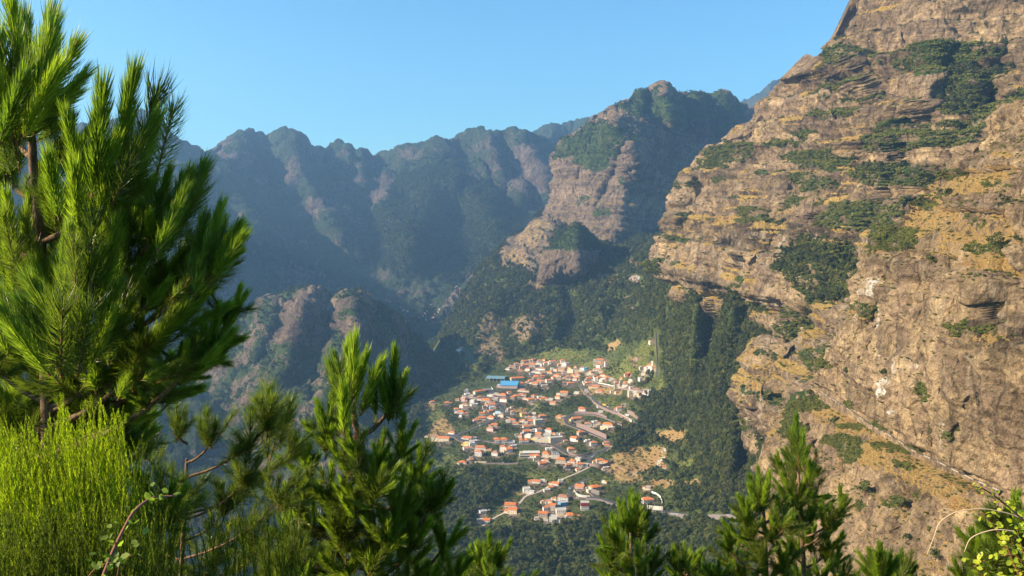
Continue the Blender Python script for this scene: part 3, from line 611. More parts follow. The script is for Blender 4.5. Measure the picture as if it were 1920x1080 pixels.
NEAR = patch('near_cliff', [
    [(1888, 196, 640), (1915, 190, 600), (1960, 180, 560), (2160, 150, 480)],
    [(1882, 262, 630), (1910, 255, 580), (1955, 250, 530), (2160, 230, 450)],
    [(1800, 318, 640), (1860, 310, 570), (1940, 305, 510), (2160, 300, 430)],
    [(1750, 388, 630), (1830, 380, 550), (1930, 375, 480), (2160, 370, 400)],
    [(1642, 478, 640), (1750, 475, 540), (1890, 475, 460), (2160, 480, 380)],
    [(1624, 556, 635), (1740, 565, 525), (1880, 575, 445), (2160, 580, 365)],
    [(1556, 680, 690), (1700, 680, 530), (1860, 690, 430), (2160, 700, 350)],
    [(1535, 731, 706), (1670, 812, 572), (1830, 897, 450), (2160, 1010, 345)],
    [(1478, 775, 780), (1640, 880, 560), (1810, 950, 440), (2160, 1060, 330)],
    [(1440, 850, 760), (1600, 960, 545), (1800, 1010, 430), (2160, 1110, 320)],
    [(1470, 960, 690), (1590, 1040, 530), (1790, 1090, 420), (2160, 1180, 310)],
    [(1520, 1140, 520), (1610, 1160, 460), (1790, 1180, 380), (2160, 1280, 280)],
    [(1560, 1400, 380), (1660, 1400, 350), (1790, 1400, 300), (2160, 1400, 240)]],
    520, 560, M_NEAR, back=260, wrap=(130, 170, -20),
    ridges=[([(1650, 480), (1640, 560), (1590, 660)], 22, -16), ([(1770, 500), (1760, 600), (1750, 720)], 40, 14), ([(1860, 480), (1850, 560)], 30, -12), ([(1590, 840), (1600, 900)], 24, 18), ([(1700, 480), (1694, 560), (1680, 640)], 16, 14), ([(1740, 490), (1730, 560)], 12, 10), ([(1815, 490), (1805, 580), (1790, 660)], 18, 16), ([(1880, 520), (1890, 620)], 16, 12), ([(1660, 600), (1630, 690)], 18, 14), ([(1840, 740), (1800, 840)], 26, 8), ([(1690, 900), (1680, 1000)], 30, -10), ([(1520, 790), (1540, 850)], 16, 20)],
    post=near_post, paint=near_paint)
# hillside the viewpoint stands on: below the frame, it carries the pines
sx, sy = np.meshgrid(np.linspace(-60, 90, 60), np.concatenate([np.linspace(-30, 60, 60), np.linspace(64, 760, 60)]))
sxx = sx * (1 + np.clip(sy, 0, None) / 90)
sz = -1.9 - .60 * np.maximum(sy, -3) + .5 * fbm(sxx / 5, sy / 5, 0, 3) + .02 * sxx
def near_ground_z(x, y): return -1.9 - .60 * max(y, -3) + .02 * x
idx = np.arange(sx.size).reshape(sx.shape)
me = mesh_np('viewpoint_slope', np.stack([sxx, sy, sz], -1).reshape(-1, 3), np.stack([idx[:-1, :-1], idx[:-1, 1:], idx[1:, 1:], idx[1:, :-1]], -1).reshape(-1, 4), (M_VALLEY,))
fa = me.attributes.new('paint', 'FLOAT_COLOR', 'POINT'); fa.data.foreach_set('color', np.tile(np.array([.6, .3, 0, 1], np.float32), sx.size))
tag(link('viewpoint_slope', me), kind='structure')
# ------------------------------------------------------------------ air
def build_haze():
    bm = bmesh.new(); bmesh.ops.create_cube(bm, size=1)
    x0, x1, y0, y1, z0, z1 = -6500, 4500, -400, 8600, -900, 1350
    for v in bm.verts: v.co = ((x0 + x1) / 2 + v.co.x * (x1 - x0), (y0 + y1) / 2 + v.co.y * (y1 - y0), (z0 + z1) / 2 + v.co.z * (z1 - z0))
    me = bpy.data.meshes.new('haze'); bm.to_mesh(me); bm.free()
    m = bpy.data.materials.new('haze_air'); m.use_nodes = True; t = m.node_tree; t.nodes.clear()
    o = t.nodes.new('ShaderNodeOutputMaterial'); v = t.nodes.new('ShaderNodeVolumePrincipled')
    v.inputs['Color'].default_value = (.36, .64, 1.0, 1); v.inputs['Density'].default_value = HAZE_DENSITY; v.inputs['Anisotropy'].default_value = .35
    t.links.new(v.outputs[0], o.inputs['Volume'])
    me.materials.append(m); tag(link('haze', me), kind='stuff')
build_haze()
print('terrain', round(time.time() - T0, 1))
# ================================================================== the village
def plain(name, c, rough=.85, var=.18, scale=.8, spec=.2):
    N = NT(name); pos = N.n('ShaderNodeNewGeometry').outputs['Position']
    n = N.noise(scale, 4, .6, pos); k = N.math('MULTIPLY_ADD', n, 2 * var, 1 - var)
    if 'plaster' in name: k = N.math('MULTIPLY', k, N.math('MULTIPLY_ADD', N.n('ShaderNodeObjectInfo').outputs['Random'], .42, .66))
    cc = N.n('ShaderNodeCombineColor'); [N.t.links.new(k, cc.inputs[i]) for i in range(3)]
    return N.finish(N.bsdf(N.mix(1.0, c, cc.outputs[0], 'MULTIPLY'), rough, spec))
WALL = {'w': plain('white_plaster', (.82, .77, .68)), 'c': plain('cream_plaster', (.74, .62, .44)), 'y': plain('yellow_plaster', (.80, .58, .16)),
        'p': plain('pink_plaster', (.70, .50, .46)), 't': plain('bare_block_wall', (.40, .33, .27)), 'r': plain('red_plaster', (.36, .05, .05)), 'b': plain('blue_plaster', (.16, .45, .72))}
WALLN = {'w': 'white', 'c': 'cream', 'y': 'yellow', 'p': 'pink', 't': 'grey-brown', 'r': 'red', 'b': 'blue'}
def tiles(name, a, b):
    N = NT(name); inf = N.n('ShaderNodeObjectInfo').outputs['Random']; pos = N.n('ShaderNodeTexCoord').outputs['Object']
    n = N.noise(.9, 4, .7, pos); col = N.mix(N.step(.3, .7, n), a, b); col = N.mix(N.math('MULTIPLY', inf, .45), col, (.42, .20, .12))
    w = N.n('ShaderNodeTexWave', i_Scale=1.6, i_Distortion=.3); N.t.links.new(pos, w.inputs[0])
    return N.finish(N.bsdf(col, .8, .2, N.bump(w.outputs['Fac'], .15)))
M_TILE = tiles('terracotta_tiles', (.82, .26, .065), (.70, .19, .055)); M_TILE_OLD = tiles('weathered_tiles', (.52, .27, .16), (.40, .20, .13))
M_FLAT = plain('concrete_roof', (.50, .46, .41), .9, .2); M_GLASS = plain('window_glass', (.05, .06, .075), .25, .1, 1, .5)
M_ASPH = plain('asphalt', (.085, .082, .085), .9, .25, .25); M_CONC = plain('pale_concrete', (.50, .46, .40), .9, .25, .3)
M_STONEWALL = plain('pinkish_stone_wall', (.25, .175, .15), .9, .4, .9); M_DARKST = plain('dark_stone_wall', (.20, .17, .155), .9, .4, .9); M_PAINT = plain('white_road_paint', (.75, .74, .7), .7)
M_BLUE = plain('blue_metal_roof', (.10, .36, .62), .5, .12, .4, .4); M_GREYBLUE = plain('worn_blue_grey_roof', (.17, .30, .34), .6, .35, .15, .3); M_PATH = plain('pale_lane', (.42, .34, .26), .9, .2)
class MB:
    """collects simple shapes into one mesh with material slots"""
    def __init__(s): s.v = []; s.f = []; s.m = []
    def add(s, vs, fs, m=0):
        o = len(s.v); s.v += [tuple(v) for v in vs]; s.f += [tuple(i + o for i in f) for f in fs]; s.m += [m] * len(fs); return s
    def box(s, x0, x1, y0, y1, z0, z1, m=0, rot=0, at=(0, 0)):
        vs = [(x, y, z) for z in (z0, z1) for x, y in ((x0, y0), (x1, y0), (x1, y1), (x0, y1))]
        if rot: vs = [(at[0] + x * math.cos(rot) - y * math.sin(rot), at[1] + x * math.sin(rot) + y * math.cos(rot), z) for x, y, z in vs]
        return s.add(vs, [(0, 3, 2, 1), (4, 5, 6, 7), (0, 1, 5, 4), (1, 2, 6, 5), (2, 3, 7, 6), (3, 0, 4, 7)], m)
    def build(s, name, mats, parent=None, smooth=False, kind=None):
        me = pymesh0(name, s.v, s.f, mats if isinstance(mats, (list, tuple)) else (mats,), smooth, s.m)
        o = link(name, me, parent)
        if kind: o['kind'] = kind
        return o
def pymesh0(name, vs, fs, mats=(), smooth=True, fm=None):
    me = bpy.data.meshes.new(name); me.from_pydata(vs, [], fs)
    for m in mats: me.materials.append(m)
    me.polygons.foreach_set('use_smooth', [smooth] * len(fs))
    if fm: me.polygons.foreach_set('material_index', fm)
    me.update(); return me
OCC = []       # photo rectangles kept free of trees: x0, x1, y0, y1
def roof_hip(W, D, H, rise, over=.55, th=.22):
    a, b = W / 2 + over, D / 2 + over; m = MB()
    if W >= D: r0, r1 = (-(a - b * .95), 0), (a - b * .95, 0)
    else: r0, r1 = (0, -(b - a * .95)), (0, b - a * .95)
    z = H; zt = H + rise
    vs = [(-a, -b, z), (a, -b, z), (a, b, z), (-a, b, z), (r0[0], r0[1], zt), (r1[0], r1[1], zt), (-a, -b, z - th), (a, -b, z - th), (a, b, z - th), (-a, b, z - th)]
    if W >= D: fs = [(0, 1, 5, 4), (1, 2, 5), (2, 3, 4, 5), (3, 0, 4)]
    else: fs = [(0, 1, 4), (1, 2, 5, 4), (2, 3, 5), (3, 0, 4, 5)]
    fs += [(6, 7, 1, 0), (7, 8, 2, 1), (8, 9, 3, 2), (9, 6, 0, 3), (9, 8, 7, 6)]
    return m.add(vs, fs)
def roof_gable(W, D, H, rise, over=.5, th=.22, along='x'):
    m = MB()
    if along == 'x': a, b = W / 2 + over, D / 2 + over; P = lambda u, v, z: (u, v, z)
    else: a, b = D / 2 + over, W / 2 + over; P = lambda u, v, z: (v, u, z)
    vs = []
    for u in (-a, a):
        for v, z in ((-b, H), (0, H + rise), (b, H), (b, H - th), (0, H + rise - th), (-b, H - th)): vs.append(P(u, v, z))
    fs = [(i, (i + 1) % 6, 6 + (i + 1) % 6, 6 + i) for i in range(6)] + [(0, 5, 4, 1), (1, 4, 3, 2), (6, 7, 10, 11), (7, 8, 9, 10)]
    return m.add(vs, fs)
WIN_ME = MB().box(-.5, .5, -.06, .06, -.65, .65); WIN_ME = pymesh0('window', WIN_ME.v, WIN_ME.f, (M_GLASS,), False)
DOOR_ME = MB().box(-.5, .5, -.06, .06, 0, 2.1); DOOR_ME = pymesh0('door', DOOR_ME.v, DOOR_ME.f, (plain('brown_door', (.16, .08, .05)),), False)
HOUSES = []
def house(px, py, w, roof, wall, st=1, rz=None, label=None, depth=None, big=None, name='house', hfac=1.0, g=None):
    g = g or hit(VALLEY, px, py)
    if g is None: return None
    m = g.y / F; r = random.Random(int(px * 31 + py * 7))
    W = max(6.0, w * m * 1.14); D = depth * m if depth else min(W * r.uniform(.65, .9), 12); H = st * 3.2 * hfac
    if rz is None: rz = r.choice((-.45, -.3, -.15, .1, .25, .4)) + r.uniform(-.08, .08)
    t = empty(name, (g.x, g.y + D * .3, g.z), rz)
    big = (w >= 13.5) if big is None else big
    b = MB(); b.box(-W / 2, W / 2, -D / 2, D / 2, -5, H)
    rise = min(W, D) * .24
    along = 'x' if W >= D else 'y'
    if roof == 'g':
        if along == 'x': b.add([(-W / 2, -D / 2, H), (-W / 2, D / 2, H), (-W / 2, 0, H + rise), (W / 2, -D / 2, H), (W / 2, D / 2, H), (W / 2, 0, H + rise)], [(0, 2, 1), (3, 4, 5)])
        else: b.add([(-W / 2, -D / 2, H), (W / 2, -D / 2, H), (0, -D / 2, H + rise), (-W / 2, D / 2, H), (W / 2, D / 2, H), (0, D / 2, H + rise)], [(0, 1, 2), (3, 5, 4)])
    if roof == 'f':
        for q in ((-W / 2, W / 2, -D / 2, -D / 2 + .25), (-W / 2, W / 2, D / 2 - .25, D / 2), (-W / 2, -W / 2 + .25, -D / 2 + .26, D / 2 - .26), (W / 2 - .25, W / 2, -D / 2 + .26, D / 2 - .26)):
            b.box(*q, H + .004, H + .7)
    b.build('wall', WALL[wall], t)
    old = r.random() < .22
    rm = M_TILE_OLD if old else M_TILE
    if roof == 'o': ro = roof_hip(W, D, H, rise * 1.05).build('roof', rm, t)
    elif roof == 'g': ro = roof_gable(W, D, H, rise, along=along).build('roof', rm, t)
    else: ro = MB().box(-W / 2 + .27, W / 2 - .27, -D / 2 + .27, D / 2 - .27, H + .01, H + .12).build('roof', M_FLAT, t)
    if roof != 'f' and r.random() < .55:
        cx = W * r.uniform(-.3, .3); MB().box(cx - .35, cx + .35, D * .15, D * .15 + .7, H + .1, H + rise + 1.0).build('chimney', WALL['w'], ro)
    if r.random() < .62:                                             # lean-to or extension
        sd = r.choice((-1, 1)); aw, ad, ah = W * r.uniform(.3, .55), D * r.uniform(.5, .8), max(2.7, H - 3.2) if st > 1 else H * .82
        x0 = W / 2 + .01 if sd > 0 else -W / 2 - aw - .01; y0 = -D / 2 + r.uniform(-.25, .3) * D
        an = MB().box(x0, x0 + aw, y0, y0 + ad, -5, ah).build('annex', WALL[wall if r.random() < .6 else 'c'], t)
        if r.random() < .6: ar = roof_gable(aw, ad, ah, .9, .35, .18, 'x' if aw > ad else 'y').build('annex_roof', rm, an); ar.location = (x0 + aw / 2, y0 + ad / 2, 0)
        else: MB().box(x0 + .05, x0 + aw - .05, y0 + .05, y0 + ad - .05, ah + .005, ah + .15).build('annex_roof', M_FLAT, an)
    if r.random() < .35: MB().box(-W / 2 - 1, W / 2 + 1, -D / 2 - r.uniform(2, 4), -D / 2 - .02, -5, .25).build('terrace', M_CONC if r.random() < .5 else WALL['c'], t)
    # windows: on the front and on the two ends
    wins = []
    for s in range(st):
        z = s * 2.9 * hfac + 1.55
        n = max(1, int(W / 3.1))
        for i in range(n):
            x = -W / 2 + (i + .5) * W / n
            if s == 0 and i == n // 2: continue
            wins.append((x, -D / 2, z, 0))
        n = max(1, int(D / 3.6))
        for i in range(n):
            y = -D / 2 + (i + .5) * D / n
            wins.append((-W / 2, y, z, math.pi / 2)); wins.append((W / 2, y, z, math.pi / 2))
    if big:
        for x, y, z, a in wins:
            o = link('window', WIN_ME, t); o.location = (x, y, z); o.rotation_euler = (0, 0, a)
        o = link('door', DOOR_ME, t); o.location = (-W / 2 + (max(1, int(W / 3.1)) // 2 + .5) * W / max(1, int(W / 3.1)), -D / 2, 0)
    else:
        k = MB()
        for x, y, z, a in wins[:14]: k.box(-.5, .5, -.06, .06, z - .6, z + .6, 0, a or 1e-6, (x, y))
        k.build('window', M_GLASS, t, kind='stuff')
    OCC.append((px - w * .56, px + w * .56, py - (st * 2.6 + 2) / m, py + 7))
    HOUSES.append([t, px, py, w, roof, wall, st, old, label])
    return t
def tile_list(x0, y0, s, L):
    for e in L:
        rq = random.Random(e[0] * 7 + e[1])
        if e[4] == 'w' and rq.random() < .3: e = e[:4] + (rq.choice('cctp'),) + e[5:]
        house(x0 + e[0] / s, y0 + e[1] / s, e[2] / s * (1.0), e[3], e[4], e[5])
tile_list(850, 660, 12, [(1430, 290, 110, 'o', 'w', 1), (1330, 350, 140, 'g', 'w', 1), (1240, 385, 80, 'f', 't', 1), (1560, 250, 60, 'g', 't', 2), (1635, 245, 60, 'g', 't', 2), (1600, 370, 120, 'g', 't', 3), (1740, 230, 70, 'g', 't', 2), (1805, 215, 70, 'g', 't', 2), (1770, 350, 120, 'g', 't', 3),
    (1510, 440, 110, 'o', 'c', 1), (1680, 400, 95, 'o', 'w', 1), (1755, 375, 60, 'o', 't', 1), (1890, 340, 110, 'f', 'w', 2), (1870, 460, 130, 'f', 'w', 1), (1755, 500, 90, 'f', 't', 1), (1740, 690, 95, 'o', 'w', 2), (1660, 695, 60, 'o', 'w', 1), (1870, 600, 110, 'o', 't', 2),
    (1530, 755, 125, 'o', 'c', 2), (1560, 885, 170, 'o', 'c', 1), (1850, 720, 130, 'o', 'c', 1), (1130, 985, 135, 'o', 'p', 1), (1260, 930, 90, 'o', 'c', 1), (960, 960, 100, 'f', 't', 1), (840, 1000, 120, 'f', 'w', 1), (590, 1040, 95, 'o', 't', 1),
    (740, 1105, 200, 'o', 'c', 1), (1140, 1115, 150, 'o', 'w', 2), (1540, 980, 105, 'o', 'w', 1), (1425, 1015, 120, 'o', 'c', 1), (1335, 1045, 85, 'o', 'c', 1), (1810, 1010, 100, 'o', 'w', 1), (1740, 1090, 145, 'o', 'c', 1), (1620, 1060, 85, 'o', 'w', 1),
    (300, 900, 65, 'f', 'w', 2), (310, 1000, 100, 'f', 'w', 2), (415, 1035, 110, 'f', 't', 2), (240, 1080, 90, 'f', 'w', 2), (100, 1085, 55, 'o', 'c', 1), (480, 1060, 75, 'f', 't', 1), (960, 1095, 105, 'f', 't', 2)])
tile_list(1000, 660, 12, [(165, 215, 80, 'o', 'c', 1), (245, 190, 55, 'o', 'c', 1), (310, 265, 100, 'o', 'c', 1), (430, 235, 115, 'g', 'w', 1), (120, 320, 145, 'f', 'w', 2), (200, 395, 145, 'o', 'w', 1), (90, 475, 145, 'f', 'w', 1), (230, 495, 115, 'o', 'c', 1), (385, 470, 95, 'o', 'y', 1),
    (590, 300, 85, 'o', 'w', 1), (665, 240, 105, 'o', 'w', 2), (700, 305, 90, 'f', 'w', 2), (780, 300, 80, 'f', 'w', 2), (640, 415, 155, 'g', 'c', 1), (430, 390, 65, 'f', 'w', 1), (710, 475, 115, 'o', 'w', 1), (850, 455, 125, 'f', 'c', 2), (810, 375, 50, 'o', 'y', 1), (950, 350, 55, 'o', 'c', 1),
    (1110, 400, 100, 'o', 'w', 2), (1175, 405, 65, 'f', 'b', 2), (980, 440, 105, 'f', 'c', 1), (1000, 530, 85, 'o', 'w', 2), (895, 545, 95, 'o', 'c', 1), (540, 545, 130, 'o', 'c', 1), (470, 600, 105, 'o', 'w', 1), (575, 600, 90, 'o', 'w', 1),
    (220, 565, 85, 'o', 'w', 1), (70, 605, 95, 'o', 'w', 2), (165, 600, 75, 'o', 'c', 1), (150, 680, 115, 'g', 'w', 1), (235, 675, 85, 'g', 'c', 1), (355, 685, 130, 'g', 'w', 2), (50, 730, 115, 'g', 'c', 1), (795, 605, 105, 'o', 'p', 2), (715, 600, 55, 'o', 'c', 1), (945, 645, 95, 'o', 'w', 2), (1010, 600, 75, 'o', 'w', 1),
    (830, 725, 115, 'o', 't', 1), (710, 712, 85, 'g', 't', 1), (250, 775, 120, 'f', 'w', 1), (1255, 665, 105, 'o', 't', 3), (1340, 465, 115, 'g', 't', 1), (1280, 505, 125, 'f', 'c', 1), (1470, 360, 85, 'f', 'w', 2), (1510, 290, 110, 'o', 't', 1), (1415, 278, 50, 'o', 'c', 1), (1650, 295, 80, 'f', 'w', 1), (1635, 245, 55, 'o', 'w', 1), (1530, 200, 175, 'g', 't', 1),
    (1440, 405, 95, 'o', 'w', 1), (1550, 450, 55, 'o', 'c', 1), (1580, 545, 110, 'o', 'w', 1), (1380, 565, 65, 'o', 'w', 1), (1490, 625, 105, 'o', 'w', 2), (1420, 640, 90, 'f', 'w', 2), (1560, 655, 75, 'f', 'w', 2), (1680, 605, 130, 'o', 'w', 1), (1770, 625, 110, 'f', 'w', 1), (1615, 655, 70, 'o', 'c', 1), (1360, 645, 55, 'f', 'w', 1),
    (1385, 712, 100, 'f', 'w', 1), (1250, 718, 115, 'g', 'w', 1), (1150, 700, 75, 'f', 'w', 1), (1410, 805, 150, 'g', 'w', 1), (1510, 905, 115, 'o', 'w', 1), (1770, 912, 65, 'f', 'w', 1), (1890, 925, 90, 'g', 'w', 1), (700, 965, 160, 'g', 't', 2), (555, 1055, 105, 'o', 'c', 2), (255, 1065, 100, 'o', 'y', 1), (145, 1035, 100, 'f', 'c', 1), (30, 1015, 75, 'o', 'w', 1), (390, 1085, 105, 'f', 'w', 1),
    (980, 935, 100, 'f', 'w', 1), (1195, 910, 60, 'f', 'w', 2)])
tile_list(1120, 640, 12, [(540, 840, 60, 'o', 'y', 1), (630, 1025, 120, 'o', 'w', 2), (655, 950, 95, 'o', 't', 1), (640, 765, 55, 'o', 'c', 1), (735, 745, 105, 'o', 'r', 1), (760, 895, 85, 'f', 'w', 1), (1000, 855, 115, 'f', 'w', 1), (1055, 720, 75, 'f', 'w', 2), (1180, 605, 105, 'o', 'w', 2), (1260, 640, 90, 'o', 'w', 2), (1250, 515, 65, 'f', 'w', 2), (1105, 625, 70, 'f', 'p', 1), (1015, 595, 70, 'f', 'c', 1), (895, 392, 45, 'f', 'w', 1), (780, 1062, 100, 'f', 'w', 1), (1235, 30, 110, 'f', 'c', 1)])
tile_list(790, 740, 12, [(260, 180, 85, 'o', 'c', 1), (585, 205, 105, 'o', 'c', 1), (960, 145, 90, 'o', 'p', 2), (990, 245, 130, 'o', 'w', 1), (1150, 185, 95, 'f', 'w', 2), (1225, 175, 75, 'g', 't', 1), (1180, 245, 145, 'f', 'w', 1), (795, 345, 105, 'o', 'w', 1), (905, 300, 80, 'f', 'w', 2), (1000, 335, 85, 'g', 'w', 1), (890, 415, 125, 'o', 'w', 1), (1010, 445, 65, 'g', 't', 1), (885, 495, 55, 'f', 'w', 1),
    (1580, 205, 120, 'g', 'w', 1), (1590, 275, 130, 'g', 'w', 2), (1465, 260, 65, 'g', 'w', 1), (1580, 315, 110, 'f', 'w', 1), (1545, 395, 100, 'g', 't', 1), (1450, 395, 75, 'f', 'w', 1), (1420, 320, 80, 'f', 't', 2), (1815, 500, 85, 'o', 'w', 2), (1570, 540, 155, 'o', 'w', 1), (1360, 445, 105, 'g', 't', 1), (1225, 605, 105, 'g', 'w', 1), (1360, 550, 130, 'g', 't', 1),
    (1570, 815, 145, 'o', 'w', 2), (1645, 705, 120, 'g', 'c', 1), (700, 885, 105, 'g', 'w', 1), (270, 965, 200, 'g', 'c', 1), (500, 1040, 260, 'g', 'c', 2), (1050, 1005, 160, 'g', 'w', 1), (1180, 1000, 110, 'f', 't', 1), (1170, 1075, 140, 'f', 'p', 1)])
tile_list(940, 740, 12, [(1170, 205, 115, 'g', 'w', 1), (240, 305, 65, 'o', 'w', 1), (165, 345, 65, 'o', 'w', 1), (120, 385, 45, 'f', 'w', 1), (260, 435, 85, 'o', 'w', 2), (515, 485, 150, 'o', 'y', 2), (630, 530, 85, 'o', 'w', 1), (715, 530, 85, 'f', 'w', 1), (735, 440, 85, 'f', 'c', 1), (930, 535, 145, 'o', 'w', 2), (830, 665, 170, 'f', 'c', 3), (500, 605, 95, 'o', 'w', 1), (545, 655, 110, 'f', 'w', 1), (655, 655, 120, 'g', 'w', 2),
    (165, 615, 85, 'f', 'w', 1), (255, 600, 140, 'o', 'w', 1), (330, 675, 125, 'g', 'w', 1), (560, 775, 135, 'g', 'c', 2), (570, 885, 145, 'g', 't', 2), (620, 965, 110, 'f', 'w', 2), (695, 825, 60, 'f', 'w', 1), (840, 845, 115, 'g', 'w', 2), (1080, 845, 125, 'o', 'w', 2), (1185, 905, 80, 'o', 'c', 1), (1245, 905, 55, 'f', 'w', 1), (1350, 905, 85, 'g', 'w', 1), (1310, 525, 130, 'o', 'w', 1), (1405, 525, 55, 'f', 'w', 1), (1820, 375, 145, 'o', 'w', 2), (1700, 560, 190, 'g', 't', 1),
    (1790, 905, 140, 'o', 'w', 2), (1640, 1045, 130, 'g', 'w', 2), (1455, 1065, 95, 'o', 'c', 1), (350, 925, 55, 'f', 't', 1), (430, 945, 65, 'o', 'c', 1), (840, 935, 120, 'g', 'w', 2), (855, 985, 130, 'g', 'w', 1), (1040, 960, 160, 'f', 'w', 2), (1000, 1060, 210, 'f', 'c', 2), (1225, 1065, 260, 'f', 'c', 3), (765, 1015, 140, 'f', 'y', 1)])
tile_list(1080, 720, 12, [(560, 645, 100, 'f', 'w', 1), (510, 525, 65, 'f', 'w', 1), (280, 955, 150, 'o', 'w', 2), (420, 905, 95, 'f', 'w', 2), (515, 905, 70, 'g', 'w', 1), (430, 955, 80, 'f', 'w', 1), (730, 970, 210, 'o', 'w', 2), (970, 590, 90, 'g', 'w', 2), (900, 595, 80, 'g', 'w', 1), (1090, 485, 75, 'f', 'w', 1), (1380, 155, 170, 'g', 'w', 1), (1250, 250, 130, 'f', 'c', 3), (1345, 245, 90, 'f', 'w', 1), (1490, 260, 120, 'f', 'w', 1), (1580, 155, 60, 'f', 'w', 1), (1660, 172, 55, 'f', 'w', 1)])
tile_list(840, 800, 12, [(410, 425, 90, 'f', 'y', 2), (530, 435, 115, 'f', 'w', 2), (440, 515, 180, 'g', 'w', 1), (740, 530, 220, 'o', 'w', 2), (700, 660, 150, 'o', 'w', 3), (340, 835, 145, 'o', 'w', 1), (520, 770, 85, 'g', 'c', 1), (515, 725, 60, 'f', 'w', 1), (1420, 375, 140, 'f', 'w', 1), (1070, 650, 135, 'o', 'w', 2), (1240, 550, 120, 'o', 'w', 3), (1370, 570, 135, 'g', 'w', 2), (1880, 660, 130, 'g', 'w', 1), (1480, 460, 110, 'f', 'w', 1)])
tile_list(980, 800, 12, [(250, 685, 190, 'g', 'w', 1), (325, 765, 85, 'g', 'c', 3), (530, 670, 145, 'o', 'c', 2), (540, 780, 110, 'o', 'c', 1), (445, 855, 160, 'g', 'w', 1), (870, 805, 200, 'o', 'c', 2), (1020, 965, 100, 'o', 't', 3), (1130, 805, 120, 'o', 'w', 1), (1250, 785, 115, 'f', 'w', 2), (1290, 915, 130, 'g', 'w', 2), (1240, 990, 85, 'o', 'w', 1), (1165, 893, 55, 'f', 'w', 1), (1420, 885, 125, 'f', 't', 1), (1090, 565, 140, 'o', 'c', 2), (1600, 425, 140, 'o', 'w', 2), (1465, 335, 85, 'f', 'w', 1),
    (1730, 825, 135, 'g', 'c', 2), (1855, 825, 115, 'g', 'c', 1), (590, 525, 130, 'f', 'w', 1), (1910, 385, 100, 'o', 'w', 1), (1915, 455, 120, 'o', 'w', 1)])
tile_list(880, 880, 9.6, [(1105, 245, 80, 'g', 'w', 1), (1220, 245, 130, 'g', 'w', 1), (1320, 225, 75, 'f', 'w', 1), (1030, 405, 110, 'f', 'w', 2), (1110, 435, 110, 'f', 'w', 1), (1560, 285, 120, 'g', 'w', 1), (1645, 225, 75, 'f', 'w', 1), (1395, 400, 105, 'f', 'c', 1), (1460, 352, 80, 'g', 'w', 1), (740, 665, 180, 'g', 'c', 1), (790, 785, 140, 'g', 'c', 2), (240, 785, 120, 'f', 'w', 1), (310, 945, 115, 'g', 'w', 1), (200, 935, 100, 'f', 't', 1),
    (1700, 560, 175, 'o', 'w', 2), (1690, 665, 130, 'f', 'b', 2), (1540, 550, 60, 'o', 'c', 1), (1450, 605, 85, 'g', 'c', 1), (1360, 600, 75, 'g', 'c', 1), (1500, 740, 110, 'g', 't', 3), (1385, 755, 105, 'g', 'w', 2), (1330, 855, 150, 'g', 't', 2), (1650, 795, 160, 'f', 'w', 2), (1830, 855, 140, 'o', 'w', 1), (1520, 965, 130, 'f', 'w', 3), (1380, 960, 50, 'f', 'w', 1), (1725, 880, 70, 'f', 't', 1), (1210, 905, 65, 'f', 'w', 1)])
tile_list(1060, 870, 9.6, [(270, 435, 150, 'g', 'p', 1), (540, 475, 180, 'o', 'c', 2), (690, 340, 45, 'f', 'w', 1), (1490, 705, 180, 'o', 'w', 2), (735, 92, 85, 'f', 'w', 1), (1690, 72, 75, 'f', 'w', 1), (1795, 75, 65, 'o', 'c', 1), (1490, 445, 90, 'f', 't', 1)])
for e in [(1237, 868, 9, 'f', 'w', 1), (1243, 862, 6, 'f', 'w', 1), (1311, 916, 7, 'f', 'w', 1), (862, 658, 9, 'f', 'w', 1), (866, 654, 6, 'g', 'w', 1), (1192, 522, 9, 'f', 't', 1), (1246, 846, 5, 'f', 'w', 1), (1092, 935 - 26, 6, 'f', 't', 1)]: house(*e)
# ---- landmarks with a shape of their own
def part(mb, name, mat, t): return mb.build(name, mat, t)
def big_site(px, py): g = hit(VALLEY, px, py); return g, g.y / F
def row_windows(t, W, y, z, n, a=0, x0=None):
    for i in range(n):
        o = link('window', WIN_ME, t); x = -W / 2 + (i + .5) * W / n; o.location = (x, y, z); o.scale = (1.3, 1, 1)
LM = {}
g, m = big_site(955, 728)                                            # sports hall
t = empty('sports_hall', (g.x, g.y + 14, g.z), -.12); tag(t, 'sports hall with broad bright blue roof and pink walls', 'hall'); W, D = 33 * m, 30
MB().box(-W / 2, W / 2, -D / 2, D / 2, -5, 8).build('wall', WALL['p'], t)
k = MB(); k.add([(-W / 2 - 1, -D / 2 - 1, 7.4), (W / 2 + 1, -D / 2 - 1, 7.4), (W / 2 + 1, D / 2 + 1, 12.5), (-W / 2 - 1, D / 2 + 1, 12.5), (-W / 2 - 1, -D / 2 - 1, 8.2), (W / 2 + 1, -D / 2 - 1, 8.2), (W / 2 + 1, D / 2 + 1, 13.3), (-W / 2 - 1, D / 2 + 1, 13.3)], [(0, 3, 2, 1), (4, 5, 6, 7), (0, 1, 5, 4), (1, 2, 6, 5), (2, 3, 7, 6), (3, 0, 4, 7)]); k.build('roof', M_BLUE, t)
MB().box(-W / 2 - 9, -W / 2 - .1, -D / 2 + 2, D / 2 - 8, -5, 6).build('annex', WALL['p'], t); row_windows(t, W * .8, -D / 2, 4, 6)
OCC.append((925, 975, 700, 735))
g, m = big_site(930, 715)
t = empty('sports_court', (g.x, g.y + 16, g.z), -.15); tag(t, 'covered sports court under a worn blue-grey sheet roof, left of the blue hall', 'court'); W, D = 36 * m, 34
k = MB()
for i in range(6):
    for s in (-1, 1): k2 = MB().box(-W / 2 + i * W / 5 - .4, -W / 2 + i * W / 5 + .4, s * D / 2 - .4, s * D / 2 + .4, -5, 7.4).build('post', M_CONC, t)
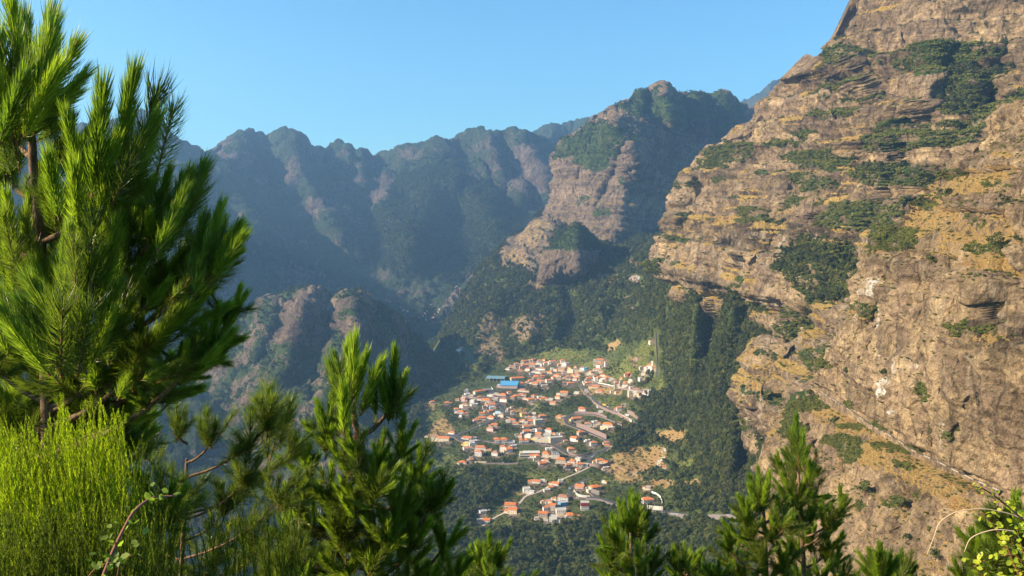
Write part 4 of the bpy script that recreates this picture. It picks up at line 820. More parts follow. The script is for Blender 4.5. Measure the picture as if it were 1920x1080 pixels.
k.add([(-W / 2, -D / 2, 7.5), (W / 2, -D / 2, 7.5), (W / 2, 0, 10), (-W / 2, 0, 10), (W / 2, D / 2, 8.5), (-W / 2, D / 2, 8.5)] + [(-W / 2, -D / 2, 7.1), (W / 2, -D / 2, 7.1), (W / 2, D / 2, 8.1), (-W / 2, D / 2, 8.1)], [(0, 1, 2, 3), (3, 2, 4, 5), (6, 7, 1, 0), (9, 8, 7, 6), (8, 9, 5, 4), (7, 8, 4, 2, 1), (6, 0, 3, 5, 9)]); k.build('roof', M_GREYBLUE, t)
MB().box(-W / 2 + 1, W / 2 - 1, D / 2 - 1.5, D / 2 - 1, -5, 7).build('wall', M_DARKST, t)
OCC.append((912, 965, 698, 722))
def long_block(px, py, w, d, st, rz, label, name='school_block', mat='c'):
    g, m = big_site(px, py); t = empty(name, (g.x, g.y + d / 2, g.z), rz); tag(t, label, 'building'); W = w * m
    MB().box(-W / 2, W / 2, -d / 2, d / 2, -6, st * 3).build('wall', WALL[mat], t); roof_hip(W, d, st * 3, 2.6).build('roof', M_TILE, t)
    for s in range(st): row_windows(t, W, -d / 2, s * 3 + 1.6, max(3, int(W / 4)))
    OCC.append((px - w * .6, px + w * .6, py - 12, py + 6)); return t
long_block(899, 738, 25, 11, 2, .62, 'long low school block with bright orange roof running diagonally, left of the blue hall')
long_block(970, 713, 27, 13, 2, .3, 'long orange-roofed building right behind the blue-roofed sports hall')
g, m = big_site(915, 730); t = tag(empty('school_yard', (g.x, g.y, g.z + .8), .2), 'paved grey yard with pale parapet between the school block and covered court', 'yard')
MB().box(-9 * m, 8 * m, -12, 14, -3, 0).build('paving', plain('purple_grey_paving', (.22, .19, .19)), t); MB().box(8 * m, 8 * m + .8, -12, 14, 0, 2).build('parapet', WALL['w'], t); OCC.append((902, 925, 715, 738))
g, m = big_site(1158, 727)                                           # church
t = tag(empty('church', (g.x, g.y + 8, g.z), -.2), 'cream church with twin belfries and round-topped front beside the upper road', 'church'); W, D = 9.5 * m, 18
MB().box(-W / 2, W / 2, -D / 2, D / 2, -5, 10).build('wall', WALL['c'], t); roof_gable(W, D, 10, 3.2, along='y').build('roof', M_TILE, t)
for s in (-1, 1):
    tw = MB().box(s * W / 2 - 1.7, s * W / 2 + 1.7, -D / 2 - 1.2, -D / 2 + 2.2, -5, 13.5).build('bell_tower', WALL['c'], t)
    k = MB(); k.add([(s * W / 2 - 1.9, -D / 2 - 1.4, 13.5), (s * W / 2 + 1.9, -D / 2 - 1.4, 13.5), (s * W / 2 + 1.9, -D / 2 + 2.4, 13.5), (s * W / 2 - 1.9, -D / 2 + 2.4, 13.5), (s * W / 2, -D / 2 + .5, 16.5)], [(0, 1, 4), (1, 2, 4), (2, 3, 4), (3, 0, 4), (3, 2, 1, 0)]); k.build('spire', WALL['w'], tw)
    for z in (4, 8, 11.5): o = link('window', WIN_ME, t); o.location = (s * W / 2, -D / 2 - 1.2, z)
o = link('door', DOOR_ME, t); o.location = (0, -D / 2, 0); o.scale = (2.2, 1, 1.7); o = link('window', WIN_ME, t); o.location = (0, -D / 2, 7); o.scale = (1.5, 1, 1.5)
OCC.append((1148, 1170, 705, 732))
def twin(px, py, w, st, mat, label, rz=0.0):
    g, m = big_site(px, py); t = tag(empty('apartment_block', (g.x, g.y + 6, g.z), rz), label, 'apartments'); W = w * m; D = 13
    MB().box(-W / 2, W / 2, -D / 2, D / 2, -5, st * 3).build('wall', WALL[mat], t)
    for s in (-1, 1):
        r = roof_hip(W / 2 - .6, D, st * 3 + .02, 3).build('roof', M_TILE, t); r.location = (s * (W / 4 + .15), 0, 0)
    for k_ in range(st):
        row_windows(t, W, -D / 2, k_ * 3 + 1.7, max(4, int(W / 3.6)))
        if k_: MB().box(-W * .42, -W * .08, -D / 2 - 1.2, -D / 2 - .01, k_ * 3 - .1, k_ * 3 + .8).build('balcony', WALL['w'], t); MB().box(W * .08, W * .42, -D / 2 - 1.2, -D / 2 - .01, k_ * 3 - .1, k_ * 3 + .8).build('balcony', WALL['w'], t)
    OCC.append((px - w * .55, px + w * .55, py - 20, py + 6))
twin(939, 832, 27, 3, 'p', 'pinkish three-storey apartment block with two orange hipped roofs on the main street')
twin(983, 831, 19, 2, 'w', 'white two-storey block with two pointed orange roofs on the main street')
g, m = big_site(993, 858)                                            # market with stacked flat decks
t = tag(empty('market_building', (g.x, g.y + 9, g.z), .03), 'long flat-roofed cream market building with two window bands below the main street', 'market'); W = 40 * m
MB().box(-W / 2, W / 2, -9, 5, -5, 4).build('wall', WALL['c'], t); MB().box(-W / 2 + 1, W / 2 - 1, -5, 8, 4.002, 8).build('upper_wall', WALL['c'], t)
MB().box(-W / 2 - .5, W / 2 + .5, -9.5, -5.1, 4.004, 4.5).build('terrace', M_CONC, t); MB().box(-W / 2 + 8, W / 2, -6, 9, 8.005, 8.6).build('roof', plain('pale_flat_roof', (.66, .62, .54)), t)
MB().box(-W / 2 + 1.5, W / 2 - 1.5, -9.08, -9, 1.2, 2.8).build('window_band', M_GLASS, t); MB().box(-W / 2 + 2, W / 2 - 2, -5.08, -5, 5, 6.8).build('window_band', M_GLASS, t); OCC.append((970, 1016, 836, 868))
g, m = big_site(1042, 860)                                           # mansard
t = tag(empty('mansard_house', (g.x, g.y + 7, g.z), -.1), 'large white three-storey house with grey mansard roof and dormers near the junction', 'house'); W, D = 16 * m, 13
MB().box(-W / 2, W / 2, -D / 2, D / 2, -5, 8.5).build('wall', WALL['w'], t)
a, b = W / 2 + .4, D / 2 + .4; k = MB(); k.add([(-a, -b, 8.5), (a, -b, 8.5), (a, b, 8.5), (-a, b, 8.5), (-a + 2, -b + 2, 11.5), (a - 2, -b + 2, 11.5), (a - 2, b - 2, 11.5), (-a + 2, b - 2, 11.5)], [(3, 2, 1, 0), (4, 5, 6, 7), (0, 1, 5, 4), (1, 2, 6, 5), (2, 3, 7, 6), (3, 0, 4, 7)]); rf = k.build('roof', plain('slate_grey_roof', (.17, .18, .19)), t)
for i in range(4): MB().box(-W / 2 + (i + .5) * W / 4 - .8, -W / 2 + (i + .5) * W / 4 + .8, -D / 2 - .1, -D / 2 + 1.8, 8.9, 10.8).build('dormer', WALL['w'], rf)
row_windows(t, W, -D / 2, 1.8, 5); row_windows(t, W, -D / 2, 4.8, 5); row_windows(t, W, -D / 2, 7.2, 5); OCC.append((1030, 1054, 838, 866))
g, m = big_site(1097, 957)                                           # tall red and white house
t = tag(empty('tall_house', (g.x, g.y + 5, g.z), 0), 'tall flat-topped house, dark red upper floor over white floors, below the hairpin road', 'house'); W, D = 15.5 * m, 10
MB().box(-W / 2, W / 2, -D / 2, D / 2, -6, 7).build('wall', WALL['w'], t); MB().box(-W / 2 - .3, W / 2 + .3, -D / 2 - .3, D / 2 + .3, 7.01, 12.5).build('upper_floor', WALL['r'], t); MB().box(-W / 2 - .4, W / 2 + .4, -D / 2 - .2, D / 2 + .4, 12.51, 13).build('roof', M_FLAT, t)
for z in (1.8, 5): row_windows(t, W, -D / 2, z, 4)
row_windows(t, W, -D / 2 - .3, 10.5, 3); OCC.append((1087, 1108, 930, 960))
g, m = big_site(933, 779)
t = tag(empty('canopy_building', (g.x, g.y + 6, g.z), .3), 'pale blue-white fan-shaped metal roof above the bend of the village road', 'building'); W = 15 * m
MB().box(-W / 2, W / 2, -6, 7, -5, 3.4).build('wall', WALL['w'], t)
k = MB(); k.add([(-W / 2 - 1, -7, 3.5), (W / 2 + 1, -7, 3.5), (W / 2 - 3, 8, 6.5), (-W / 2 + 5, 8, 6.5), (-W / 2 - 1, -7, 3.9), (W / 2 + 1, -7, 3.9), (W / 2 - 3, 8, 6.9), (-W / 2 + 5, 8, 6.9)], [(0, 3, 2, 1), (4, 5, 6, 7), (0, 1, 5, 4), (1, 2, 6, 5), (2, 3, 7, 6), (3, 0, 4, 7)]); k.build('roof', plain('pale_metal_roof', (.55, .66, .66), .5), t); OCC.append((918, 946, 762, 784))
# ---- labels that single each house out
MARKS = [(955, 718, 'the blue-roofed sports hall'), (930, 706, 'the covered sports court'), (899, 734, 'the diagonal school block'), (1158, 718, 'the twin-towered church'), (1134, 758, 'the yellow bus'), (939, 822, 'the pink apartment block'), (993, 848, 'the long market building'), (1042, 852, 'the grey mansard house'), (1100, 850, 'the road junction'),
         (950, 868, 'the cypress row'), (1097, 945, 'the red-and-white tower house'), (982, 783, 'the yellow house'), (1233, 700, 'the straight grey road'), (933, 775, 'the fan-shaped canopy'), (1190, 790, 'the hairpin bend'), (1228, 940, 'the curved white wall'), (850, 818, 'the left road bend'), (985, 935, 'the pale lane'), (1065, 786, 'the dark S-bend'), (1180, 870, 'the dry field'), (1090, 680, 'the upper meadow')]
ORD = ['nearest', 'second nearest', 'third nearest', 'fourth nearest', 'fifth nearest', 'sixth nearest', 'seventh nearest', 'eighth nearest', 'ninth nearest', 'tenth nearest']
keys = {}
for h in HOUSES:
    t, px, py, w, roof, wall, st, old, label = h
    mk = min(MARKS, key=lambda q: math.hypot(q[0] - px, (q[1] - py) * 1.3) + (0 if math.hypot(q[0] - px, q[1] - py) > 9 else 12))
    dx, dy = px - mk[0], (py - 4 - mk[1]) * 1.3
    dr = ('right of' if dx > 0 else 'left of') if abs(dx) > abs(dy) else ('above' if dy < 0 else 'below')
    sz = 'tiny' if w < 6 else 'small' if w < 9.5 else '' if w < 14 else 'large'
    stn = {1: '', 2: 'two-storey ', 3: 'three-storey '}[st]
    rf = {'o': 'hipped orange roof', 'g': 'orange gable roof', 'f': 'flat grey roof'}[roof]
    if old and roof != 'f': rf = rf.replace('orange', 'faded')
    base = f"{sz} {stn}{WALLN[wall]} house with {rf}".strip()
    keys.setdefault((base, dr, mk[2]), []).append((math.hypot(dx, dy), t))
for (base, dr, mk), L in keys.items():
    L.sort(key=lambda q: q[0])
    for i, (d, t) in enumerate(L):
        lab = f"{base}, {ORD[min(i, 9)] + ', ' if len(L) > 1 else ''}{dr} {mk}"
        tag(t, lab, 'house', 'houses of the valley village')
# the scattered hamlet in the shade of the far gorge
hp = [(731, 566), (752, 576), (756, 581), (757, 583), (738, 583), (733, 588), (742, 589), (748, 592), (739, 597), (752, 600), (765, 583), (776, 594), (786, 596), (796, 588), (800, 583), (804, 577), (792, 592), (798, 600), (822, 586), (815, 590), (812, 596), (813, 605), (745, 610), (750, 612), (762, 604), (832, 575), (852, 540), (856, 536), (848, 546), (780, 602), (808, 572), (824, 580)]
side = {}
for i, (x, y) in enumerate(hp):
    g = hit(FAR, x, y)
    if g is None: continue
    m_ = g.y / F; n0 = len(HOUSES); r = random.Random(i)
    t = house(x, y, r.uniform(1.9, 3.0), r.choice('ofg'), 't' if r.random() < .6 else 'c', 1, g=g)
    h = HOUSES.pop(); OCC.pop()
    col = 'tiny pale house in the far shaded hamlet'
    side[t.name] = t; tag(t, 'tiny pale house among others of the hamlet in the shaded gorge', 'house', 'tiny houses of the shaded hamlet')
# ---- roads
ROADPX = []
def smooth_line(line, step=3.0):
    L = np.array(line, float)[:, :2]; d = np.concatenate([[0], np.cumsum(np.hypot(*np.diff(L, axis=0).T))])
    q = np.linspace(0, d[-1], max(3, int(d[-1] / step)))
    return pchip(d, L, q) if len(L) > 2 else np.stack([np.interp(q, d, L[:, 0]), np.interp(q, d, L[:, 1])], 1)
def strip3(P, width, z_up, thick):
    P = np.array(P); 
    for _ in range(3): P[1:-1] = .25 * P[:-2] + .5 * P[1:-1] + .25 * P[2:]
    t = np.gradient(P, axis=0); t[:, 2] = 0; t /= np.maximum(np.linalg.norm(t, axis=1), 1e-6)[:, None]
    n = np.stack([-t[:, 1], t[:, 0], 0 * t[:, 0]], 1)
    l = P + n * width / 2; r = P - n * width / 2; up = np.array([0, 0, z_up]); dn = np.array([0, 0, z_up - thick])
    return P, np.stack([l + up, r + up, r + dn, l + dn], 1), n
def road(name, line, width, mat, label=None, cat=None, R=None, kind='structure', z_up=.9, thick=5, lines=False, edge=None):
    R = R or VALLEY; pts = []
    for x, y in smooth_line(line, 2.5):
        h = hit(R, x, y)
        if h is not None and (not pts or (h - pts[-1]).length < 160): pts.append(h)
    P, S, n = strip3(pts, width, z_up, thick); k = len(P); v = S.reshape(-1, 3); f = []; fm = []
    for i in range(k - 1):
        a, b = i * 4, i * 4 + 4
        f += [(a, a + 1, b + 1, b), (a + 1, a + 2, b + 2, b + 1), (a + 3, a, b, b + 3)]; fm += [0, 1, 1]
    me = mesh_np(name, v, f, (mat, edge or M_STONEWALL), False, fm); o = link(name, me); tag(o, label, cat, None, kind)
    for x, y in smooth_line(line, 4): ROADPX.append((x, y, width / (P[:, 1].mean() / F)))
    if lines:
        for off in (0,):
            c = P + n * off + np.array([0, 0, z_up + .03]); q = []
            for i in range(0, k - 1): q += [c[i] - n[i] * .14, c[i] + n[i] * .14, c[i + 1] + n[i + 1] * .14, c[i + 1] - n[i + 1] * .14]
            link('centre_line', mesh_np('centre_line', np.array(q), np.arange(len(q)).reshape(-1, 4), (M_PAINT,), False), o)['kind'] = 'structure'
    return P, n
def wall_thing(line, h_m, label, mat=None, thick=.7, R=None, z0=0, base=4, cat='wall', name='retaining_wall'):
    R = R or VALLEY; pts = [p for p in (hit(R, x, y) for x, y in smooth_line(line, 3)) if p is not None]
    P, S, n = strip3(pts, thick, z0 + h_m, h_m + base); k = len(P); v = S.reshape(-1, 3); f = [(0, 3, 2, 1)]
    for i in range(k - 1):
        a, b = i * 4, i * 4 + 4; f += [(a, a + 1, b + 1, b), (a + 1, a + 2, b + 2, b + 1), (a + 3, a, b, b + 3)]
    f += [((k - 1) * 4, (k - 1) * 4 + 1, (k - 1) * 4 + 2, (k - 1) * 4 + 3)]
    return tag(link(name, mesh_np(name, v, f, (mat or M_STONEWALL,), False)), label, cat)
UP = [(1088, 722), (1097, 734), (1107, 745), (1122, 756), (1138, 765), (1155, 773), (1172, 780), (1184, 786), (1193, 790)]
road('hillside_road', UP, 9, M_ASPH, lines=True)
road('upper_road', [(1088, 721), (1105, 720), (1122, 721), (1160, 727), (1190, 730), (1205, 733), (1225, 739), (1240, 739), (1247, 733), (1242, 727)], 7.5, M_ASPH)
road('hairpin_road', [(1193, 790), (1192, 795), (1182, 797), (1168, 796), (1157, 792), (1142, 786), (1130, 782), (1118, 779)], 7, M_ASPH)
road('s_bend_road', [(1118, 779), (1095, 777), (1075, 777), (1064, 782), (1060, 789), (1064, 796), (1080, 802), (1105, 812), (1126, 820), (1140, 830), (1136, 842), (1120, 848), (1104, 853), (1090, 857)], 8, M_ASPH)
road('main_street', [(1098, 862), (1090, 857), (1068, 853), (1050, 843), (1035, 835), (1010, 832), (985, 832), (950, 832), (925, 829), (905, 826), (893, 829), (882, 826)], 9, M_ASPH)
road('junction_loop', [(1098, 862), (1108, 857), (1120, 850), (1106, 862), (1104, 868), (1118, 871), (1138, 868), (1150, 862)], 7, M_ASPH)
road('village_road', [(850, 822), (862, 814), (878, 808), (892, 802), (908, 796), (922, 789), (934, 783), (943, 775), (941, 766), (934, 757), (927, 748), (921, 738), (928, 733), (950, 732), (975, 728)], 8, M_ASPH)
road('village_forecourt', [(838, 816), (856, 818), (868, 826), (880, 828)], 20, M_ASPH)
road('stepped_street', [(943, 777), (958, 786), (972, 796), (990, 799), (1004, 806), (1012, 812)], 4, M_PATH)
road('pale_lane', [(1104, 877), (1090, 884), (1072, 892), (1060, 897), (1040, 907), (1022, 917), (1008, 924), (992, 929), (984, 932), (978, 940), (970, 948), (958, 955), (946, 962), (932, 969), (918, 978), (900, 990)], 4.5, M_PATH)
road('lower_hairpin_road', [(1108, 898), (1092, 903), (1080, 909), (1070, 916), (1066, 923), (1070, 930), (1082, 934), (1100, 935), (1118, 933), (1112, 927), (1104, 922)], 6.5, M_ASPH)
road('gorge_road', [(1100, 935), (1124, 937), (1145, 944), (1165, 950), (1190, 955), (1215, 958), (1240, 961), (1262, 964), (1285, 967), (1310, 968), (1340, 968), (1368, 967), (1385, 972)], 8, M_ASPH, z_up=3, thick=8, edge=M_DARKST)
road('straight_road', [(1231, 622), (1232, 640), (1233, 660), (1234, 680), (1232, 706)], 6, M_ASPH, z_up=2, thick=5)
road('valley_side_road', [(858, 640), (864, 652), (872, 658), (880, 667), (886, 682)], 7, M_ASPH, z_up=2, thick=6)
road('hilltop_track', [(1180, 524), (1190, 518), (1200, 522), (1196, 530), (1184, 532)], 7, M_CONC, z_up=3, thick=6)
P_, n_ = road('bus_lay_by', [(905, 870), (925, 869), (950, 870), (972, 869)], 7, plain('brown_track', (.20, .16, .13)))
road('field_path', [(1148, 872), (1170, 880), (1195, 890)], 1.6, M_PATH, z_up=.5); road('field_path', [(1182, 896), (1196, 884), (1210, 873)], 1.6, M_PATH, z_up=.5)
road('terrace_path', [(990, 775), (1000, 767), (1008, 760), (996, 757), (990, 754)], 2, M_PATH, z_up=.5)
wall_thing([(1110, 754), (1124, 764), (1140, 772), (1158, 779), (1178, 790)], 5.5, 'pinkish retaining wall under the hillside road with the yellow bus')
wall_thing([(1000 + 78, 775), (1098, 776), (1117, 777), (1138, 785)], 5, 'pinkish stone wall above the dark S-bend and the trees')
wall_thing([(1081, 800), (1096, 805), (1110, 812), (1124, 818), (1137, 824)], 10, 'tall pinkish retaining wall above the shaded road curve')
wall_thing([(1157, 800), (1168, 804), (1182, 803)], 8, 'short high retaining wall below the hairpin bend')
wall_thing([(1176, 776), (1186, 780), (1196, 787), (1199, 791)], 9, 'pinkish wall behind the white bus at the road end')
wall_thing([(1105, 874), (1120, 877), (1138, 874), (1150, 868)], 6, 'curved pinkish wall under the road junction loop')
wall_thing([(1066, 852), (1080, 856), (1096, 855), (1110, 851)], 4.5, 'low curved wall along the inside of the junction road', M_STONEWALL)
wall_thing([(1076, 922), (1080, 929), (1092, 933), (1106, 934)], 4.5, 'rounded pale wall on the inside of the lower hairpin', M_CONC)
wall_thing([(1108, 924), (1124, 929)], 8, 'dark stone wall under the cream house right of the lower hairpin', M_DARKST)
wall_thing([(1213, 957), (1228, 959), (1243, 960)], 9, 'tall pale concrete wall under the large orange-roofed house beside the gorge road', M_CONC)
wall_thing([(1222, 924), (1232, 927), (1239, 934), (1242, 944), (1241, 952)], 2.5, 'thin curved white wall round the yard of the large orange-roofed house', WALL['w'])
wall_thing([(1120, 718), (1140, 722), (1165, 728), (1178, 731)], 1.8, 'long low white wall along the upper road by the church', WALL['w'])
wall_thing([(1205, 738), (1222, 743), (1240, 742)], 1.6, 'low white wall at the far bend of the upper road', WALL['w'])
wall_thing([(1158, 779), (1172, 785), (1185, 793)], 5, 'sunlit cream wall above the ochre court inside the hairpin', WALL['c'], z0=1)
wall_thing([(890, 868), (912, 868)], 3.4, 'cream garden wall under the tall orange-roofed house left of the cypresses', WALL['c'])
wall_thing([(1125, 806), (1140, 806)], 9, 'big cream retaining wall under the large corner house', WALL['c'])
# white guard stones along the gorge road
for a_, b_, lab in (((1258, 967), (1292, 971), 'row of white guard stones on the middle of the gorge road edge'), ((1336, 970), (1370, 971), 'row of white guard stones at the right end of the gorge road')):
    t = None
    for i in range(13):
        x = a_[0] + (b_[0] - a_[0]) * i / 12; y = a_[1] + (b_[1] - a_[1]) * i / 12; h = hit(VALLEY, x, y - 2)
        if h is None: continue
        if t is None: t = tag(empty('guard_stones', h), lab, 'guard stones')
        o = MB().box(-.75, .75, -.35, .35, 1.6, 4.5).build('stone', M_PAINT, t); o.location = h - t.location + Vector((0, -3.9, 0))
# ---- vehicles
def car_mesh(L, W, H, glass, body, kind):
    k = MB()
    if kind == 'bus':
        k.box(-L / 2, L / 2, -W / 2, W / 2, .5, H, 0); k.box(-L / 2 - .02, L / 2 + .02, -W / 2 - .02, W / 2 + .02, H * .5, H * .8, 1)
    else:
        def ring(z, x0, x1, y): return [(x0, -y, z), (x1, -y, z), (x1, y, z), (x0, y, z)]
        rs = [ring(.3, -L / 2, L / 2, W / 2), ring(.75, -L / 2 - .03, L / 2 + .03, W / 2 + .02), ring(.9, -L / 2 + .08, L / 2 - .1, W / 2 - .05)]
        v = sum(rs, []); f = [(3, 2, 1, 0)]
        for j in range(2): f += [(j * 4 + i, j * 4 + (i + 1) % 4, j * 4 + 4 + (i + 1) % 4, j * 4 + 4 + i) for i in range(4)]
        f += [(8, 9, 10, 11)]; k.add(v, f, 0)
        a, b = (-L * .42, L * .22) if kind == 'car' else (-L * .47, L * .3)
        v = ring(.88, a, b, W / 2 - .1) + ring(H, a + .35, b - .55, W / 2 - .25); k.add(v, [(i, (i + 1) % 4, 4 + (i + 1) % 4, 4 + i) for i in range(4)], 1)
        k.add([(x, y, z + .02) for x, y, z in v[4:]], [(0, 1, 2, 3)], 0)
    for sx in (-1, 1):
        for sy in (-1, 1):
            c = [(sx * L * .31 + .33 * math.cos(q * math.pi / 4), sy * (W / 2 - .02), .33 + .33 * math.sin(q * math.pi / 4)) for q in range(8)]
            c2 = [(x, y - sy * .22, z) for x, y, z in c]; k.add(c + c2, [tuple(range(8)), tuple(range(15, 7, -1))] + [(i, (i + 1) % 8, 8 + (i + 1) % 8, 8 + i) for i in range(8)], 2)
    return k
M_TYRE = plain('rubber', (.03, .03, .03)); CP_ = {'white': (.8, .8, .78), 'red': (.45, .04, .03), 'grey': (.3, .31, .33), 'dark': (.04, .045, .055), 'blue': (.05, .12, .32), 'silver': (.5, .51, .52), 'yellow': (.85, .55, .03)}
CPM = {k_: plain(k_ + '_car_paint', c_, .35, .05, .5, .5) for k_, c_ in CP_.items()}
CARS = {}
def car(px, py, color, where, kind='car', rz=0.0, z=.95, R=None):
    key = (color, kind)
    if key not in CARS:
        L_, W_, H_ = {'car': (4.2, 1.75, 1.5), 'van': (5.2, 2.0, 2.2), 'bus': (11.5, 2.6, 3.3)}[kind]
        k = car_mesh(L_, W_, H_, None, None, kind); CARS[key] = pymesh0(color + '_' + kind, k.v, k.f, (CPM[color], M_GLASS, M_TYRE), False, k.m)
    h = hit(R or VALLEY, px, py)
    o = link({'car': 'parked_car', 'van': 'van', 'bus': 'bus'}[kind], CARS[key]); o.location = h + Vector((0, 0, z)); o.rotation_euler = (0, 0, rz); tag(o, f'{color} {kind} {where}', kind, {'car': 'cars on the village roads', 'van': 'vans on the village roads', 'bus': None}[kind])
DS = -.95
for x, y, c, w, k_ in [(1125, 755, 'white', 'on the hillside road just uphill of the yellow bus', 'car'), (1133.5, 761, 'yellow', 'with white roof on the hillside road', 'bus'), (1140, 763.5, 'white', 'directly behind the yellow bus', 'van'), (1145, 766, 'red', 'on the hillside road below the white van', 'car'), (1149.5, 768.5, 'dark', 'queuing between two red cars below the yellow bus', 'car'), (1153.5, 770.5, 'red', 'lower of the two red cars below the bus', 'car'), (1160, 774, 'white', 'by the pink wall midway between yellow and white buses', 'van'), (1176, 780.5, 'white', 'with dark windows near the hairpin end', 'bus'), (1185, 787, 'silver', 'at the hairpin end, nearer the white bus', 'car'), (1190, 789.5, 'dark', 'at the very end of the hillside road', 'car'),
                  (1100, 738, 'white', 'topmost in the line parked at the hillside road start', 'car'), (1102.5, 741, 'red', 'in the line at the hillside road start', 'car'), (1105, 744, 'silver', 'below the red car at the hillside road start', 'car'), (1108, 747, 'white', 'lowest in the line at the hillside road start', 'car'), (1094, 729, 'blue', 'at the fork of the upper and hillside roads', 'car')]:
    car(x, y, c, w, k_, DS)
for x, y, c, w in [(1135, 783.5, 'silver', 'on the lower arm above the large corner house'), (1096, 853, 'white', 'leftmost at the road junction below the retaining wall'), (1101, 852, 'silver', 'crossing the road junction'), (1110, 858, 'white', 'parked inside the junction loop'), (1113, 856, 'grey', 'rightmost inside the junction loop'), (872, 813, 'dark', 'alone on the left road bend'), (900, 799, 'white', 'on the village road left of the round hedge'), (905, 797, 'grey', 'beside the round hedge on the village road'),
                  (926, 832, 'white', 'parked left of the pink apartment block'), (934, 834, 'silver', 'parked at the left end of the pink apartment block front'), (946, 834, 'white', 'parked at the right end of the pink apartment block front'), (1001, 832, 'dark', 'leftmost of the row in front of the market square'), (1007, 832, 'white', 'second in the row in front of the market square'), (1012, 832, 'silver', 'third in the row in front of the market square'), (1018, 833, 'dark', 'fourth in the row by the market square'), (1024, 834, 'white', 'rightmost in the row by the market square'),
                  (943, 869, 'white', 'on the track under the cypress row'), (970, 868.5, 'silver', 'at the right end of the track under the cypresses'), (887, 848, 'silver', 'on the steep drive left of the tall orange-roofed house'), (1068, 917, 'white', 'at the top of the lower hairpin'), (1078, 933, 'red', 'low on the lower hairpin beside the pale wall'), (1083, 934, 'white', 'next to the red car on the lower hairpin'), (1099, 932, 'white', 'on the lower hairpin above the red-and-white house'), (940, 762, 'blue', 'on the village road above its bend'), (950, 775, 'dark', 'at the bend of the village road'), (928, 745, 'silver', 'on the steep part of the village road'),
                  (1230, 948, 'grey', 'in the yard of the large orange-roofed house'), (1196, 727, 'dark', 'on the upper road beyond the church')]:
    car(x, y, c, w, 'car', random.Random(x).uniform(-.4, .4) + (0 if y > 825 else .6))
# crane in the far gorge
g = hit(FAR, 862, 552); t = tag(empty('tower_crane', g), 'orange tower crane standing on the grey scree in the far shaded gorge', 'crane'); MC = plain('orange_crane_paint', (.8, .16, .05))
MB().box(-1.1, 1.1, -1.1, 1.1, 0, 26).build('mast', MC, t); MB().box(-9, 4, -.8, .8, 26.1, 27.6).build('jib', MC, t); MB().box(2, 4.5, -1.2, 1.2, 24, 26).build('counterweight', M_CONC, t); MB().box(-1.3, 1.3, -1.3, 1.3, 27.7, 31).build('cab', WALL['w'], t)
ROADA = list(ROADPX)
# trodden earth, yards and paths round the houses
_n = np.zeros(VALLEY.px.shape)
_x, _y = warp(VALLEY, 2.2)
for h_ in HOUSES:
    _n = np.maximum(_n, np.exp(-(((_x - h_[1]) / (h_[3] * .9 + 2)) ** 2 + ((_y - h_[2] - 1) / (h_[3] * .45 + 3)) ** 2)))
_c = np.stack([VALLEY.veg * (1 - .8 * _n), np.clip(VALLEY.grass + .25 * _n, 0, 1), np.clip(_n * .55, 0, 1), np.ones(_n.shape)], -1).astype(np.float32)
VALLEY.o.data.attributes['paint'].data.foreach_set('color', _c.ravel())
_f = (VALLEY.field * (1 - _n)).astype(np.float32); VALLEY.o.data.attributes['field'].data.foreach_set('value', _f.ravel())
print('village', len(HOUSES), round(time.time() - T0, 1))
# ================================================================== trees and shrubs
def foliage_material(name, dark, light, trans=.25, rough=.85, sheen=.15, noise_scale=None):
    N = NT(name)
    info = N.n('ShaderNodeObjectInfo')
    col = N.mix(info.outputs['Random'], dark, light)
    geo = N.n('ShaderNodeNewGeometry')
    isl = N.mix(geo.outputs['Random Per Island'], (.72, .74, .72), (1.3, 1.25, 1.2))
    col = N.mix(1.0, col, isl, 'MULTIPLY')
    b = N.bsdf(col, rough, sheen)
    tr = N.n('ShaderNodeBsdfTranslucent'); N.t.links.new(N.mix(1.0, col, (1.5, 1.7, .7), 'MULTIPLY'), tr.inputs[0])
    mx = N.n('ShaderNodeMixShader', i_0=trans); N.t.links.new(b.outputs[0], mx.inputs[1]); N.t.links.new(tr.outputs[0], mx.inputs[2])
    return N.finish(mx)
M_LEAF_DARK = foliage_material('dark_evergreen_foliage', (.030, .040, .014), (.078, .082, .028), .18)
M_LEAF_MID = foliage_material('broadleaf_foliage', (.042, .060, .016), (.115, .120, .034), .22)
M_LEAF_FAR = foliage_material('far_forest_foliage', (.026, .040, .017), (.060, .072, .028), .1)
M_SCRUB = foliage_material('cliff_scrub_foliage', (.070, .086, .018), (.175, .170, .042), .18)
N = NT('bark'); pos = N.n('ShaderNodeNewGeometry').outputs['Position']
mpb = N.n('ShaderNodeMapping', i_Vector=pos, i_Scale=(1, 1, .3))
bn = N.noise(60, 4, .7, mpb.outputs[0]); M_BARK = N.finish(N.bsdf(N.mix(N.step(.35, .65, bn), (.09, .055, .035), (.22, .135, .08)), .9, .15, N.bump(bn, .004)))
